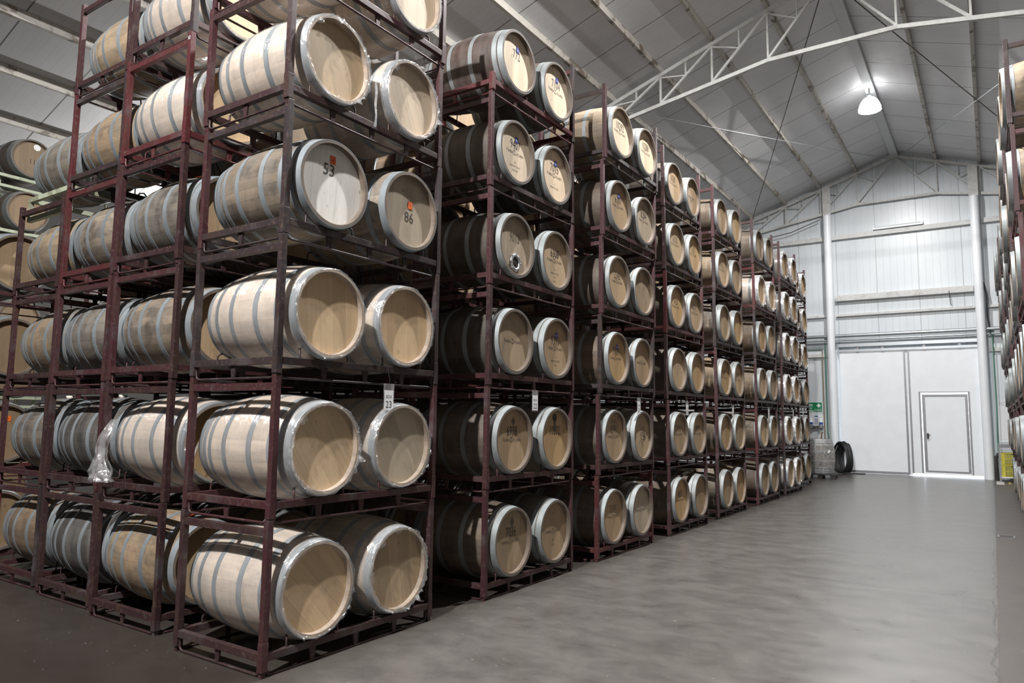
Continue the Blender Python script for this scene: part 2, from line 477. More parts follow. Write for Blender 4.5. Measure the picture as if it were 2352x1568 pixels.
t_.b.inputs['Emission Color'].default_value = (1, 0.98, 0.96, 1); t_.b.inputs['Emission Strength'].default_value = 8.0
M['lens'] = t_.mat

def roof_z(x): return 9.95 - SLOPE * abs(x - RIDGE_X)

# ------------------------------------------------------------------ the building shell
XL, XR, YS = -10.6, 13.58, -14.0
b = MB(); b.box(XL - .2, XR + .2, YS - .2, WALL_Y + .12, -.2, 0)
structure(b.build('floor', M['floor']), 'worn grey concrete floor of the barrel hall')
b = MB(); b.box(XL - 30, XR + 30, WALL_Y + .121, WALL_Y + 60, -.22, -.02)
structure(b.build('floor_yard', M['yard']), 'sunlit concrete yard seen under the sliding door')
b = MB()
for sgn in (-1, 1):
    xe = XL - .3 if sgn < 0 else XR + .3
    y0, y1 = YS - .2, WALL_Y + .2
    ze, zr = roof_z(xe), roof_z(RIDGE_X)
    vs = [(RIDGE_X, y0, zr), (xe, y0, ze), (xe, y1, ze), (RIDGE_X, y1, zr)]
    vs += [(v[0], v[1], v[2] + .12) for v in vs]
    b.add(vs, [(0, 1, 2, 3), (7, 6, 5, 4), (0, 4, 5, 1), (1, 5, 6, 2), (2, 6, 7, 3), (3, 7, 4, 0)])
structure(b.build('ceiling', M['roof']), 'grey sandwich panel roof with ridge over the aisle')

DX0, DX1, DZ = -0.26, 3.36, 3.70            # door opening in the end wall
b = MB()
def gable(x0, x1, z0, y0, y1):
    xs = sorted(set([x0, x1] + ([RIDGE_X] if x0 < RIDGE_X < x1 else [])))
    low = [(x, z0) for x in xs]; top = [(x, roof_z(x) + .06) for x in reversed(xs)]
    pl = low + top; n = len(pl)
    b.add([(x, y0, z) for x, z in pl] + [(x, y1, z) for x, z in pl],
          [tuple(range(n)), tuple(range(2 * n - 1, n - 1, -1))] + [(i, (i + 1) % n, (i + 1) % n + n, i + n) for i in range(n)])
gable(XL - .2, DX0, 0, WALL_Y, WALL_Y + .12); gable(DX1, XR + .2, 0, WALL_Y, WALL_Y + .12); gable(DX0, DX1, DZ, WALL_Y, WALL_Y + .12)
structure(b.build('wall_back', M['panel']), 'white ribbed end wall behind the sliding doors')
b = MB(); gable(XL - .2, XR + .2, 0, YS - .12, YS)
structure(b.build('wall_front', M['dull_wall']), 'end wall behind the viewer, darkened to cut bounce light')
b = MB(); b.box(XL - .12, XL, YS, WALL_Y, 0, roof_z(XL) + .05)
structure(b.build('wall_left', M['darkened_left_wall']), 'long wall on the left, darkened to stand in for shade')
b = MB(); b.box(XR, XR + .12, YS, WALL_Y, 0, roof_z(XR) + .05)
structure(b.build('wall_right', M['dull_wall']), 'long wall on the right, darkened to cut bounce light')

# sliding door leaves and the small door in the right leaf
LY = WALL_Y - .10
d1 = structure(MB().box(-.285, 1.50, LY - .05, LY, .03, 3.72).build('door_1', M['white']), 'left white sliding door leaf')
MB().box(1.48, 1.53, LY - .062, LY + .005, .02, 3.72).build('edge_frame', M['grey_steel'], d1)
MB().box(-.285, 1.50, LY - .058, LY + .005, .008, .085).build('bottom_rail', M['grey_steel'], d1)
PX0, PX1, PZ0, PZ1 = 1.885, 3.075, .10, 2.44
b = MB()
b.box(1.60, PX0, LY - .05, LY, .075, 3.72); b.box(PX1, 3.38, LY - .05, LY, .075, 3.72); b.box(PX0, PX1, LY - .05, LY, PZ1, 3.72)
b.box(PX0, PX1, LY - .05, LY, .075, PZ0)
d2 = structure(b.build('door_2', M['white']), 'right white sliding door leaf with a small door in it')
MB().box(1.59, 1.64, LY - .062, LY + .005, .07, 3.72).build('edge_frame', M['grey_steel'], d2)
b = MB(); b.box(PX0 - .045, PX0, LY - .07, LY + .005, PZ0, PZ1 + .025); b.box(PX1, PX1 + .045, LY - .07, LY + .005, PZ0, PZ1 + .025)
b.build('door_frame', M['grey_steel'], d2)
b = MB(); b.box(PX0, PX1, LY - .07, LY + .005, PZ1 + .0, PZ1 + .025); b.build('frame_head', M['grey_steel'], d2)
MB().box(1.53, 1.59, LY - .02, LY, .02, 3.72).build('meeting_strip', M['white'], d1)
d3 = structure(MB().box(PX0 + .11, PX1 - .06, LY - .04, LY - .005, PZ0 + .06, PZ1 - .11).build('door_3', M['white']), 'small white steel door set in the right sliding leaf')
b = MB()
b.box(PX0 + .035, PX0 + .11, LY - .06, LY, PZ0 + .01, PZ1 - .055); b.box(PX1 - .075, PX1 - .008, LY - .06, LY, PZ0 + .01, PZ1 - .055)
b.box(PX0 + .11, PX1 - .075, LY - .06, LY, PZ1 - .11, PZ1 - .055); b.box(PX0 + .11, PX1 - .075, LY - .06, LY, PZ0 + .01, PZ0 + .07)
b.build('leaf_frame', M['grey_steel'], d3)
MB().box(PX0 + .12, PX0 + .17, LY - .10, LY - .06, 1.10, 1.25).build('lock_box', M['dark_steel'], d3)
MB().tube([(PX0 + .145, LY - .10, 1.2), (PX0 + .145, LY - .13, 1.2), (PX0 + .22, LY - .135, 1.2)], .009).build('door_handle', M['dark_steel'], d3)

# ------------------------------------------------------------------ columns, girts, pipes on the end wall
for cx, lab in ((-.48, 'white round column left of the sliding doors'), (3.49, 'white round column right of the sliding doors')):
    t = thing('steel_column', lab, 'column', (cx, 21.40, 0), group='columns at the end wall')
    MB().lathe([(0, .115), (8.12, .115)], 32, 'Z').disc(8.12, .115, 32, 'Z').build('shaft', M['white'], t)
    MB().box(-.12, .12, .03, .06, 8.13, roof_z(cx) - .22).build('top_plate', M['white_steel'], t)
def girt(z, x0, x1, h, dep, label, mat='white_steel', name='wall_girt', y=WALL_Y):
    b = MB(); b.box(x0, x1, y - dep, y, z + h - .012, z + h); b.box(x0, x1, y - dep, y - dep + .012, z, z + h - .012)
    b.box(x0, x1, y - dep + .012, y, z, z + .012)
    return tag(b.build(name, M[mat]), label, 'beam', 'girts on the end wall')
girt(7.36, -9.5, 12.5, .14, .13, 'long white girt across the end wall above the doors')
girt(5.36, -.34, 3.36, .18, .16, 'white beam spanning the two columns high above the doors')
girt(4.87, -9.5, -.6, .07, .13, 'thin white girt left of the left column', 'white_steel')
girt(4.87, -.34, 3.36, .07, .13, 'thin white girt between the columns', 'white_steel')
girt(4.87, 3.62, 12.5, .07, .13, 'thin white girt right of the right column', 'white_steel')
def pipe(name, pts, r, mat, label, cat='pipe', group=None, n=12):
    return tag(MB().tube(pts, r, n).build(name, M[mat]), label, cat, group)
pipe('steel_pipe', [(-9.5, 21.50, 4.235), (12.5, 21.50, 4.235)], .055, 'galv', 'thick galvanised pipe along the end wall over the door track')
pipe('steel_pipe', [(-9.5, 21.52, 4.10), (12.5, 21.52, 4.10)], .03, 'galv', 'thin galvanised pipe just under the thick one')
pipe('steel_pipe', [(-4.5, 21.719, 3.86), (-.80, 21.719, 3.86)], .03, 'grey_pipe', 'grey green pipe left of the column above the green sign')
t = thing('door_track', 'steel track from which the sliding doors hang', 'door track', (0, 0, 0))
MB().box(-.30, 3.38, LY - .14, LY + .02, 3.88, 3.98).build('track_rail', M['galv'], t)
MB().box(-.30, 3.38, LY - .10, LY + .02, 3.73, 3.80).build('lower_rail', M['galv'], t)
for x in (.2, .9, 2.0, 2.9): MB().box(x, x + .08, LY - .08, LY + .0, 3.70, 3.90).build('hanger', M['grey_steel'], t)
girt(3.60, -4.5, -.62, .11, .10, 'white sill rail on the wall above the green sign')
girt(3.60, 3.64, 8.0, .11, .10, 'white sill rail on the wall right of the right column')
pipe('water_pipe', [(-.80, 21.66, 3.8), (-.80, 21.66, .98)], .018, 'conduit', 'brown conduit beside the left column')
pipe('water_pipe', [(-.705, 21.62, 4.05), (-.705, 21.62, 1.25), (-.68, 21.62, 1.0)], .018, 'green_pipe', 'green pipe against the left column')
pipe('water_pipe', [(3.745, 21.58, 4.25), (3.745, 21.58, 2.0), (3.72, 21.56, 1.1), (3.72, 21.5, .78)], .016, 'green_pipe', 'green pipe right of the right column')
pipe('drain_pipe', [(3.655, 21.5, .0), (3.655, 21.5, .62), (3.70, 21.5, .66), (3.72, 21.5, .74)], .045, 'dark_steel', 'dark grey drain pipe at the foot of the right column')
pipe('power_cable', [(-4.0, 21.50, 7.55), (-2.6, 21.5, 7.62), (-1.6, 21.5, 7.75), (-.7, 21.5, 8.05)], .012, 'black_rubber', 'thin black cable sagging under the far truss', 'cable')
pipe('power_cable', [(3.60, 21.48, 5.6), (3.66, 21.48, 5.2), (3.65, 21.48, 4.6), (3.70, 21.48, 4.1)], .02, 'black_rubber', 'black cable down the side of the right column', 'cable')
pipe('power_cable', [(2.75, 21.57, 5.42), (2.78, 21.56, 5.0), (2.80, 21.57, 4.98)], .008, 'black_rubber', 'short black cable hanging below the beam between the columns', 'cable')

t = thing('tube_light', 'unlit twin tube fluorescent light on the girt above the doors', 'light', (1.49, 21.62, 7.52))
MB().box(-.68, .68, -.07, .09, 0, .05).build('housing', M['white'], t)
for dy in (-.035, .035): MB().tube([(-.62, dy - .01, .075), (.62, dy - .01, .075)], .016, 12).build('tube', M['paper'], t)
for s in (-1, 1): MB().box(s * .655 - .02, s * .655 + .02, -.07, .07, .05, .11).build('end_cap', M['grey_steel'], t)

# ------------------------------------------------------------------ roof steel
for k, off in enumerate([0, -1.09, -2.18, -3.27, -4.36, -5.45, -6.54, -7.63, -8.72, -9.81, -10.9, 1.09, 2.18, 3.27, 4.36, 5.45, 6.54, 7.63, 8.72]):
    x = RIDGE_X + off
    if off == 0:
        o = tag(MB().box(x - .10, x + .10, YS + .02, WALL_Y - .02, 9.78, 9.905).build('ridge_beam', M['ridge']), 'wide white ridge beam along the top of the roof', 'beam')
        continue
    z = roof_z(x)
    b = MB()
    sy = SLOPE * (.035 if off < 0 else -.035)
    vs = []
    for y in (YS + .02, WALL_Y - .02):
        vs += [(x - .035, y, z - .125), (x + .035, y, z - .125), (x + .035, y, z + sy - .002), (x - .035, y, z - sy - .002)]
    b.add(vs, [(0, 1, 2, 3), (7, 6, 5, 4), (0, 4, 5, 1), (1, 5, 6, 2), (2, 6, 7, 3), (3, 7, 4, 0)])
    nth = ['first', 'second', 'third', 'fourth', 'fifth', 'sixth', 'seventh', 'eighth', 'ninth', 'tenth'][int(round(abs(off) / 1.09)) - 1]
    o = b.build('roof_purlin', M['purlin'])
    tag(o, 'peeling white roof purlin, %s to the %s of the ridge beam' % (nth, 'left' if off < 0 else 'right'), 'purlin', 'purlins under the roof')

def make_truss(Y, label):
    t = thing('roof_truss', label, 'roof truss', (RIDGE_X, Y, 0), group='white steel roof trusses')
    P = 1.09
    def tz(i): return 9.78 - SLOPE * P * i
    def bz(i): return 8.42 if i <= 1 else 8.42 - .168 * P * (i - 1)
    N = 9
    for s in (-1, 1):
        MB().beam((0, 0, tz(0)), (s * P * N, 0, tz(N)), .075, .075).build('top_chord', M['white_steel'], t)
        MB().beam((s * P, 0, bz(1)), (s * P * N, 0, bz(N)), .06, .075).build('bottom_chord', M['white_steel'], t)
        for i in range(1, N):
            MB().beam((s * P * i, 0, tz(i) - .03), (s * P * i, 0, bz(i) + .03), .036, .036, up=(0, 1, 0)).build('upright', M['white_steel'], t)
        for i in range(0, N - 1):
            a = Vector((s * P * i, 0, tz(i) - .03)); c = Vector((s * P * (i + 1), 0, bz(i + 1) + .03))
            MB().beam(a, c, .042, .042, up=(0, 1, 0)).build('diagonal', M['white_steel'], t)
            m = (a + c) / 2
            MB().beam((m.x, 0, tz(i + .5) - .03), m, .03, .03, up=(0, 1, 0)).build('short_post', M['white_steel'], t)
            MB().beam((s * P * (i + 1), 0, tz(i + 1) - .05), m, .03, .03, up=(0, 1, 0)).build('short_strut', M['white_steel'], t)
    MB().beam((-P, 0, 8.42), (P, 0, 8.42), .06, .075).build('bottom_chord', M['white_steel'], t)
    return t
make_truss(21.62, 'white lattice roof truss against the far end wall')
make_truss(10.72, 'white lattice roof truss halfway down the aisle')
make_truss(-.18, 'white lattice roof truss high above the front racks')
def rod(a, c, mat, label):
    a = Vector(a); c = Vector(c)
    pts = [a.lerp(c, i / 8) - Vector((0, 0, .10 * 4 * (i / 8) * (1 - i / 8) * .5)) for i in range(9)]
    tag(MB().tube(pts, .011, 6).build('bracing_rod', M[mat]), label, 'bracing rod', 'thin cross bracing rods under the roof')
rod((RIDGE_X - .05, 10.75, 9.68), (-2.90, 21.55, 8.28), 'rod', 'dark bracing rod from ridge down to the left, under the left slope')
rod((-2.90, 10.75, 8.28), (RIDGE_X - .05, 21.55, 9.68), 'galv', 'pale bracing rod rising to the far ridge, under the left slope')
rod((RIDGE_X + .05, 10.75, 9.68), (5.86, 21.55, 8.28), 'rod', 'dark bracing rod from ridge down to the right, under the right slope')
rod((5.86, 10.75, 8.28), (RIDGE_X + .05, 21.55, 9.68), 'galv', 'pale bracing rod rising to the far ridge, under the right slope')

# ------------------------------------------------------------------ lamps under the ridge
dome_prof = [(.30, .07), (.29, .12), (.24, .17), (.15, .215), (.05, .245), (0, .25), (-.005, .262), (.05, .258), (.155, .226), (.245, .18), (.30, .13), (.31, .07)]
def make_lamp(y, label, gain, x=RIDGE_X, z=LAMP_Z - .12, drop=.57):
    t = thing('high_bay_lamp', label, 'lamp', (x, y, z), group='high bay lamps')
    MB().lathe(dome_prof, 40, 'Z').build('reflector', M['acrylic'], t)
    MB().lathe([(.30, .02), (.30, .045), (.42, .045), (.42, .02)], 20, 'Z').disc(.42, .045, 20, 'Z').disc(.30, .045, 20, 'Z', flip=True).build('ballast', M['white'], t)
    MB().tube([(0, 0, .42), (0, 0, drop)], .012).build('hook', M['dark_steel'], t)
    MB().disc(.17, .14, 28, 'Z').lathe([(.17, .14), (.185, .14)], 28, 'Z').build('bulb', M['glow'], t)
    l = bpy.data.lights.new('lamp_light', 'POINT')
    l.energy = LAMP_POWER * gain; l.shadow_soft_size = .08; l.color = (1.0, .985, .97)
    lo = bpy.data.objects.new('lamp_light', l); COL.objects.link(lo); lo.parent = t; lo.location = (0, 0, .06)
    return t
for y, lab, g in zip(LAMPS_Y, ('glowing high bay lamp hanging from the ridge near the far end', 'high bay lamp above the middle of the aisle',
                               'high bay lamp behind the viewer'), (.41, 1.0, 2.0)):
    make_lamp(y, lab, g)
t = thing('added_wall_lamp', 'unseen lamp added on the long left wall to light the roof', 'lamp', (XL + .02, 5.2, 3.9))  # unseen lamp, added to light the far-left roof from below
MB().box(0, .10, -.16, .16, -.10, .10, bev=.01).build('housing', M['grey_steel'], t)
MB().box(.10, .115, -.14, .14, -.08, .08).build('lens', M['lens'], t)
wl = bpy.data.lights.new('lamp_light', 'POINT'); wl.energy = 430; wl.shadow_soft_size = .08; wl.color = (1.0, .985, .97)
wlo = bpy.data.objects.new('lamp_light', wl); COL.objects.link(wlo); wlo.parent = t; wlo.location = (.24, 0, 0)

# ------------------------------------------------------------------ barrel meshes
BL, RB, RE = .47, .35, .296                   # half length, bilge radius, end radius
def rad(x): return RB - (RB - RE) * (abs(x) / BL) ** 2
def staves_prof():
    p = [(-.418, .262), (-.426, .2705), (-.468, .272), (-BL, .276), (-BL, .293)]
    p += [(-.466 + .932 * i / 18, rad(-.466 + .932 * i / 18)) for i in range(19)]
    p += [(BL, .293), (BL, .276), (.468, .272), (.426, .2705), (.418, .262)]
    return p
NS = 72
ME = {}
sb = MB(); sp_ = staves_prof()
for a_, b_ in ((0, 3), (2, 4), (3, 5), (4, 6), (5, 24), (23, 25), (24, 26), (25, 27), (26, 29)):
    sb.lathe(sp_[a_:b_], NS)
ME['staves'] = sb.mesh('staves', M['staves'])
hb = MB(); hb.disc(.430, .272, NS); hb.disc(.416, .272, NS, flip=True); hb.lathe([(.430, .272), (.416, .272)], NS)
ME['head'] = hb.mesh('head', M['head'])
def hoop_mb(x, w):
    o, i = .0032, .001
    xs = [x - w / 2, x - w / 6, x + w / 6, x + w / 2]
    pr = [(q, rad(min(BL, q)) + o) for q in xs] + [(q, rad(min(BL, q)) - i) for q in reversed(xs)]
    b = MB()
    b.lathe(pr[:4], NS)
    for i in (3, 7): b.lathe([pr[i], pr[(i + 1) % 8]], NS)
    return b
HOOPS = {'chime': (.444, .052), 'second': (.383, .046), 'quarter': (.305, .040), 'quarter_wide': (.318, .044), 'bilge': (.128, .045)}
for k, (x, w) in HOOPS.items():
    ME[k] = hoop_mb(x, w).mesh('hoop', M['hoop'])
HSETS = {'six': ('chime', 'quarter_wide', 'bilge'), 'eight': ('chime', 'second', 'quarter', 'bilge'), 'cellar': ('chime', 'second', 'bilge')}
ME['bung'] = MB().lathe([(.345, .0), (.345, .03), (.375, .034), (.377, .0)], 16, 'Z').mesh('bung', M['bung'])
ME['film'] = MB().lathe([(-.462, rad(.462) + .006)] + [(-.44 + .88 * i / 20, rad(-.44 + .88 * i / 20) + .0065) for i in range(21)] + [(.462, rad(.462) + .006)], 72).mesh('plastic_wrap', M['film'])
def collar_mesh(seed, amp, inner, mat, fine=1.0):
    """ragged skirt of film bunched round the front rim"""
    rr = random.Random(seed); n = 110
    secs = [(.40, .303, .0), (.455, .304, .003), (.476, .300, .006), (.481, .288, .008), (.470, inner, .018)]
    vs = []
    for j, (x, r, a) in enumerate(secs):
        for k in range(n):
            th = 2 * PI * k / n
            nn = noise.noise(Vector((math.cos(th) * 3 + seed, math.sin(th) * 3, j * .6)))
            n2 = fine * noise.noise(Vector((math.cos(th) * 12 + seed, math.sin(th) * 12, j * 2.0)))
            r2 = r + amp * a * (nn * 2.0 + n2 * 1.6); x2 = x + amp * a * (n2 * 1.4 + nn)
            if j >= 3: x2 = max(x2, .474)
            r2 = max(r2, rad(min(x, BL)) + .004) if j < 3 else r2
            vs.append((x2, r2 * math.cos(th), r2 * math.sin(th)))
    fs = []
    for j in range(len(secs) - 1):
        for k in range(n):
            k2 = (k + 1) % n
            fs.append((j * n + k, (j + 1) * n + k, (j + 1) * n + k2, j * n + k2))
    return MB().add(vs, fs, 0, True).mesh('plastic_wrap_edge', mat)
for i in range(3): ME['collar%d' % i] = collar_mesh(11 * i + 3, 2.0, .258, M['collar'], .25)
M['rimfilm'] = mat_film('thin rim film', .10, .8, False)
M['ragged'] = mat_film('ragged clear film', .24, .8, False)
for i in range(3): ME['ragged%d' % i] = collar_mesh(23 * i + 2, 1.4, .278, M['ragged'])
for i in range(3): ME['rim%d' % i] = collar_mesh(17 * i + 5, .9, .286, M['rimfilm'])
# one-piece barrel for the dark rows and the far racks
b = MB(); b.lathe(staves_prof(), 36)
for s in (-1, 1):
    b.disc(s * .430, .272, 36, mi=2, flip=s < 0)
    for k in ('chime', 'second', 'bilge'):
        x, w = HOOPS[k]; x *= s
        b.lathe([(x - w / 2, rad(x - w / 2) - .001), (x - w / 2, rad(x - w / 2) + .003), (x + w / 2, rad(min(BL, x + w / 2)) + .003), (x + w / 2, rad(min(BL, x + w / 2)) - .001)], 36, mi=1)
M['hoop_fixed'] = plain('weathered steel hoop', (.22, .235, .24), .45, .5, .25)
ME['whole'] = b.mesh('wine_barrel', [M['staves'], M['hoop_fixed'], M['head_fixed']])

# lettering ---------------------------------------------------------------
_tc = {}
def text_mesh(rows, mat, name='stencil_lettering'):
    """rows: (string, size, x squeeze, dx, dy) -> one flat mesh facing +Z, centred per row"""
    key = (tuple(rows), mat.name)
    if key in _tc: return _tc[key]
    vs, fs = [], []
    for s, size, sq, dx, dy in rows:
        k1 = glyphs(s)
        V, P = _tc[k1]; o = len(vs)
        vs += [(v.x * size * sq + dx, v.y * size + dy, 0) for v in V]
        fs += [tuple(i + o for i in p) for p in P]
    me = bpy.data.meshes.new(name); me.from_pydata(vs, [], fs); me.materials.append(mat); me.update()
    _tc[key] = me
    return me
def glyphs(s):
        k1 = ('g', s)
        if k1 not in _tc:
            cu = bpy.data.curves.new('txt', 'FONT'); cu.body = s; cu.size = 1.0; cu.align_x = 'CENTER'; cu.align_y = 'CENTER'
            cu.fill_mode = 'FRONT'; cu.resolution_u = 2
            ob = bpy.data.objects.new('txt', cu); COL.objects.link(ob)
            bpy.context.view_layer.update()
            me = bpy.data.meshes.new_from_object(ob.evaluated_get(bpy.context.evaluated_depsgraph_get()))
            _tc[k1] = ([v.co.copy() for v in me.vertices], [tuple(p.vertices) for p in me.polygons])
            bpy.data.objects.remove(ob); bpy.data.curves.remove(cu); bpy.data.meshes.remove(me)
        return k1
def brand_rows(dy):
    rows, x = [], 0.0
    for t_s, size, sq, d in (('F', .046, .8, 0), ('AMILIA', .037, .8, -.003), ('Z', .064, .82, 0), ('UCCARDI', .037, .8, -.003)):
        V = _tc[glyphs(t_s)][0]
        lo, hi = min(v.x for v in V) * size * sq, max(v.x for v in V) * size * sq
        rows.append([t_s, size, sq, x - lo, dy + d]); x += hi - lo + .006
    return tuple((r[0], r[1], r[2], r[3] - x / 2, r[4]) for r in rows)
FACE = (PI / 2, 0, PI / 2)                    # text facing +X

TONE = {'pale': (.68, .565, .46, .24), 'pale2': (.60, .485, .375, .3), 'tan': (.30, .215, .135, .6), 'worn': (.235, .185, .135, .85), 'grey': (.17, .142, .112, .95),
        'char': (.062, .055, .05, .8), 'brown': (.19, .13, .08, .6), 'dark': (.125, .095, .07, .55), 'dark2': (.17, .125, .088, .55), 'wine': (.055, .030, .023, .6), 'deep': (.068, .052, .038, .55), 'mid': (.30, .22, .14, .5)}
HTONE = {'tan': (.56, .41, .255, .3), 'tan2': (.64, .47, .29, .2), 'gold': (.60, .41, .21, .25), 'shade': (.26, .18, .105, .5), 'white': (.80, .78, .73, .25), 'grey': (.52, .43, .32, .45), 'brown': (.46, .33, .20, .5), 'stain': (.44, .33, .22, .9), 'pale': (.74, .60, .44, .15)}  # 'shade' puts the shadow on the far-left heads into their colour
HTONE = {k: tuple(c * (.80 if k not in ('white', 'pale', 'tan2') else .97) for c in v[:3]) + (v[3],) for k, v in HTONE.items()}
TIER = ('bottom', 'second', 'third', 'fourth', 'fifth', 'top')
STEEL = {'new': (.265, .295, .315), 'old': (.28, .305, .31), 'dull': (.22, .235, .235)}
rng = random.Random(42)

def part(name, me, root, col=None, loc=(0, 0, .35), rot=(0, 0, 0)):
    o = put(name, me, root, loc, rot)
    if col: o.color = col
    return o

def barrel(loc, rotz, label, body='dark', head='tan', hoops='cellar', wrap=0, num=None, brand=False, sticker=None, mark=None, steel='old', group='wine barrels in the left racks', tilt=None, small=None, bung=False, top_sticker=None, lab=None):
    """oak barrel lying on its side, axis along X, front head towards +X; origin under the bilge"""
    t = thing('wine_barrel', label, 'barrel', loc, (0, 0, rotz), group)
    def j(c):
        q = rng.uniform(.88, 1.12); w = rng.uniform(-.03, .03)
        return (c[0] * q * (1 + w), c[1] * q, c[2] * q * (1 - w), c[3])
    roll = rng.uniform(-.5, .5)
    part('staves', ME['staves'], t, j(TONE[body]), rot=(rng.uniform(0, 6.2), 0, 0))
    hc = j(HTONE[head])
    part('head', ME['head'], t, hc, rot=((tilt or 0) + rng.uniform(-.06, .06), 0, 0))
    part('head', ME['head'], t, hc, rot=(roll, 0, PI))
    hs = STEEL[steel]
    for k in HSETS[hoops]:
        for s in (0, PI):
            v = rng.uniform(.85, 1.12)
            part('hoop', ME[k], t, (hs[0] * v, hs[1] * v, hs[2] * v, 1), rot=(0, 0, s))
    if bung: part('bung', ME['bung'], t)
    if wrap:
        part('plastic_wrap', ME['film'], t)
        part('plastic_wrap_edge', ME[('rim%d', 'collar%d', 'ragged%d')[wrap - 1] % rng.randrange(3)], t)
    rx = tilt or 0
    def face(me, name, y, z, d=.4312):
        o = put(name, me, t, (d, 0, .35), (0, 0, 0))
        o.rotation_euler = FACE
        if rx: o.rotation_euler = (Matrix.Rotation(rx, 4, 'X') @ Matrix(((0, 0, 1, 0), (1, 0, 0, 0), (0, 1, 0, 0), (0, 0, 0, 1)))).to_euler()
        v = Vector((0, y, z)); v.rotate(Matrix.Rotation(rx, 3, 'X')); o.location = (d, v.y, .35 + v.z)
        return o
    faded = M['ink_faded'] if (num and num[-1] == '~') else M['ink']
    if num:
        n = num.rstrip('~')
        if len(n) <= 2: face(text_mesh(((n, .115, .92, 0, 0),), faded), 'stencil_number', -.03 if n == '53' else .01, .095 if n == '53' else -.045)
        else: face(text_mesh(((n, .128, .66, 0, 0),), faded), 'stencil_number', 0, .075)
    if brand: face(text_mesh(brand_rows(0), M['ink_faded']), 'stencil_lettering', 0, .0)
    if small:
        face(text_mesh(tuple((s, .026, .9, 0, -.04 * i) for i, s in enumerate(small)), M['ink_faded']), 'small_lettering', 0, -.09)
    if sticker:
        y, z = {'blue': (.02, .135), 'orange': (.045, .145)}[sticker]
        if num == '86': y, z = .02, .055
        if num == '53': y, z = .0, .175
        m = MB().box(-.024, .024, -.028, .028, 0, .0015).mesh('sticker', M['sticker_' + sticker]) if ('st' + sticker) not in ME else ME['st' + sticker]
        ME['st' + sticker] = m
        o = face(m, 'sticker', y, z, .4316)
        if sticker == 'blue':
            if 'stk' not in ME: ME['stk'] = MB().box(-.006, .009, -.008, -.002, .0016, .0019).box(-.006, -.001, -.002, .007, .0016, .0019).mesh('sticker_print', M['paper'])
            put('sticker_print', ME['stk'], o)
        else:
            if 'stk2' not in ME: ME['stk2'] = MB().box(-.004, .004, -.005, .005, .0016, .0019).mesh('sticker_print', M['ink'])
            put('sticker_print', ME['stk2'], o)
    if mark == 'diamond':
        ME.setdefault('diamond', MB().add([(-.032, 0, 0), (0, -.045, 0), (.032, 0, 0), (0, .045, 0)], [(0, 1, 2, 3)]).mesh('stencil_mark', M['ink_faded']))
        face(ME['diamond'], 'stencil_mark', .02, .165)
    if mark == 'round':
        ME.setdefault('round', MB().disc(0, .042, 32, 'Z').mesh('stencil_mark', M['ink']))
        face(ME['round'], 'stencil_mark', -.0, .205)
        ME.setdefault('bar', MB().box(-.02, .02, -.04, .04, 0, .0004).mesh('stencil_mark', M['ink_faded']))
        face(ME['bar'], 'stencil_mark', .0, .125)
    if mark == 'lines':
        ME.setdefault('lines', MB().box(-.07, .07, .02, .024, 0, .0004).box(-.06, .06, .006, .011, 0, .0004).box(-.07, .07, -.01, -.004, 0, .0004).mesh('stencil_mark', M['ink_faded']))
        face(ME['lines'], 'stencil_mark', 0, .165)
    if mark == 'port':
        pm = MB()
        pm.lathe([(.0, .052), (.012, .055), (.016, .066), (.012, .08), (0, .084)], 40, 'Z')
        pm.lathe([(.0, .054), (.004, .05), (.004, .0)], 40, 'Z', mi=1)
        for k in range(8):
            a = 2 * PI * k / 8
            pm.tube([(.083 * math.cos(a), .083 * math.sin(a), 0), (.083 * math.cos(a), .083 * math.sin(a), .016)], .009, 8)
        o = face(pm.mesh('glass_port', [M['galv'], M['dark_steel']]), 'glass_port', .01, -.155, .4305)
    if lab:
        m = ME.setdefault('sidelab', MB().box(-.035, .035, -.001, .001, -.024, .024).mesh('paper_label', M['paper']))
        q = rad(lab[0]) + .005; an = lab[1]
        part('paper_label', m, t, loc=(lab[0], -math.cos(an) * q, .35 + math.sin(an) * q), rot=(-an, 0, 0))
    if top_sticker:
        m = ME.setdefault('topst', MB().box(-.03, .03, -.028, .028, .0, .002).mesh('sticker', M['sticker_orange']))
        part('sticker', m, t, loc=(top_sticker, -.085, .35 + .338), rot=(.25, 0, .1))
    return t

# ------------------------------------------------------------------ rack parts
RD, RW, RH = .91, 1.543, .885                 # depth (X), width (Y), height of one rack
PW = .042
hx, hy = RD / 2 - PW / 2, RW / 2 - PW / 2
RM = {}
RM['post'] = MB().box(-PW / 2, PW / 2, -PW / 2, PW / 2, .165, RH - .004, bev=.003).box(-PW / 2 - .002, PW / 2 + .002, -PW / 2 - .002, PW / 2 + .002, 0, .168, bev=.003)\
    .box(-.014, .014, -.014, .014, -.034, .004)
RM['short_post'] = MB().box(-PW / 2 - .002, PW / 2 + .002, -PW / 2 - .002, PW / 2 + .002, 0, .168, bev=.003).box(-.014, .014, -.014, .014, -.034, .004)
RM['long_rail'] = MB().box(-.02, .02, -hy + PW / 2, hy - PW / 2, .058, .104, bev=.003)
RM['end_rail'] = MB().box(-hx + PW / 2, hx - PW / 2, -.02, .02, .058, .104, bev=.003)
RM['top_beam'] = MB().box(-hx + PW / 2, hx - PW / 2, -.019, .019, .782, .828, bev=.003)
def skid(half, ax):
    h = half - PW / 2 - .004
    pl = [(-h, .057), (-h, -.002), (-h + .012, -.02), (-h + .035, -.026), (h - .035, -.026), (h - .012, -.02), (h, -.002), (h, .057)]
    return MB().tube([((0, p, z) if ax == 'Y' else (p, 0, z)) for p, z in pl], .0085, 6)
RM['long_skid'] = skid(hy, 'Y'); RM['end_skid'] = skid(hx, 'X')
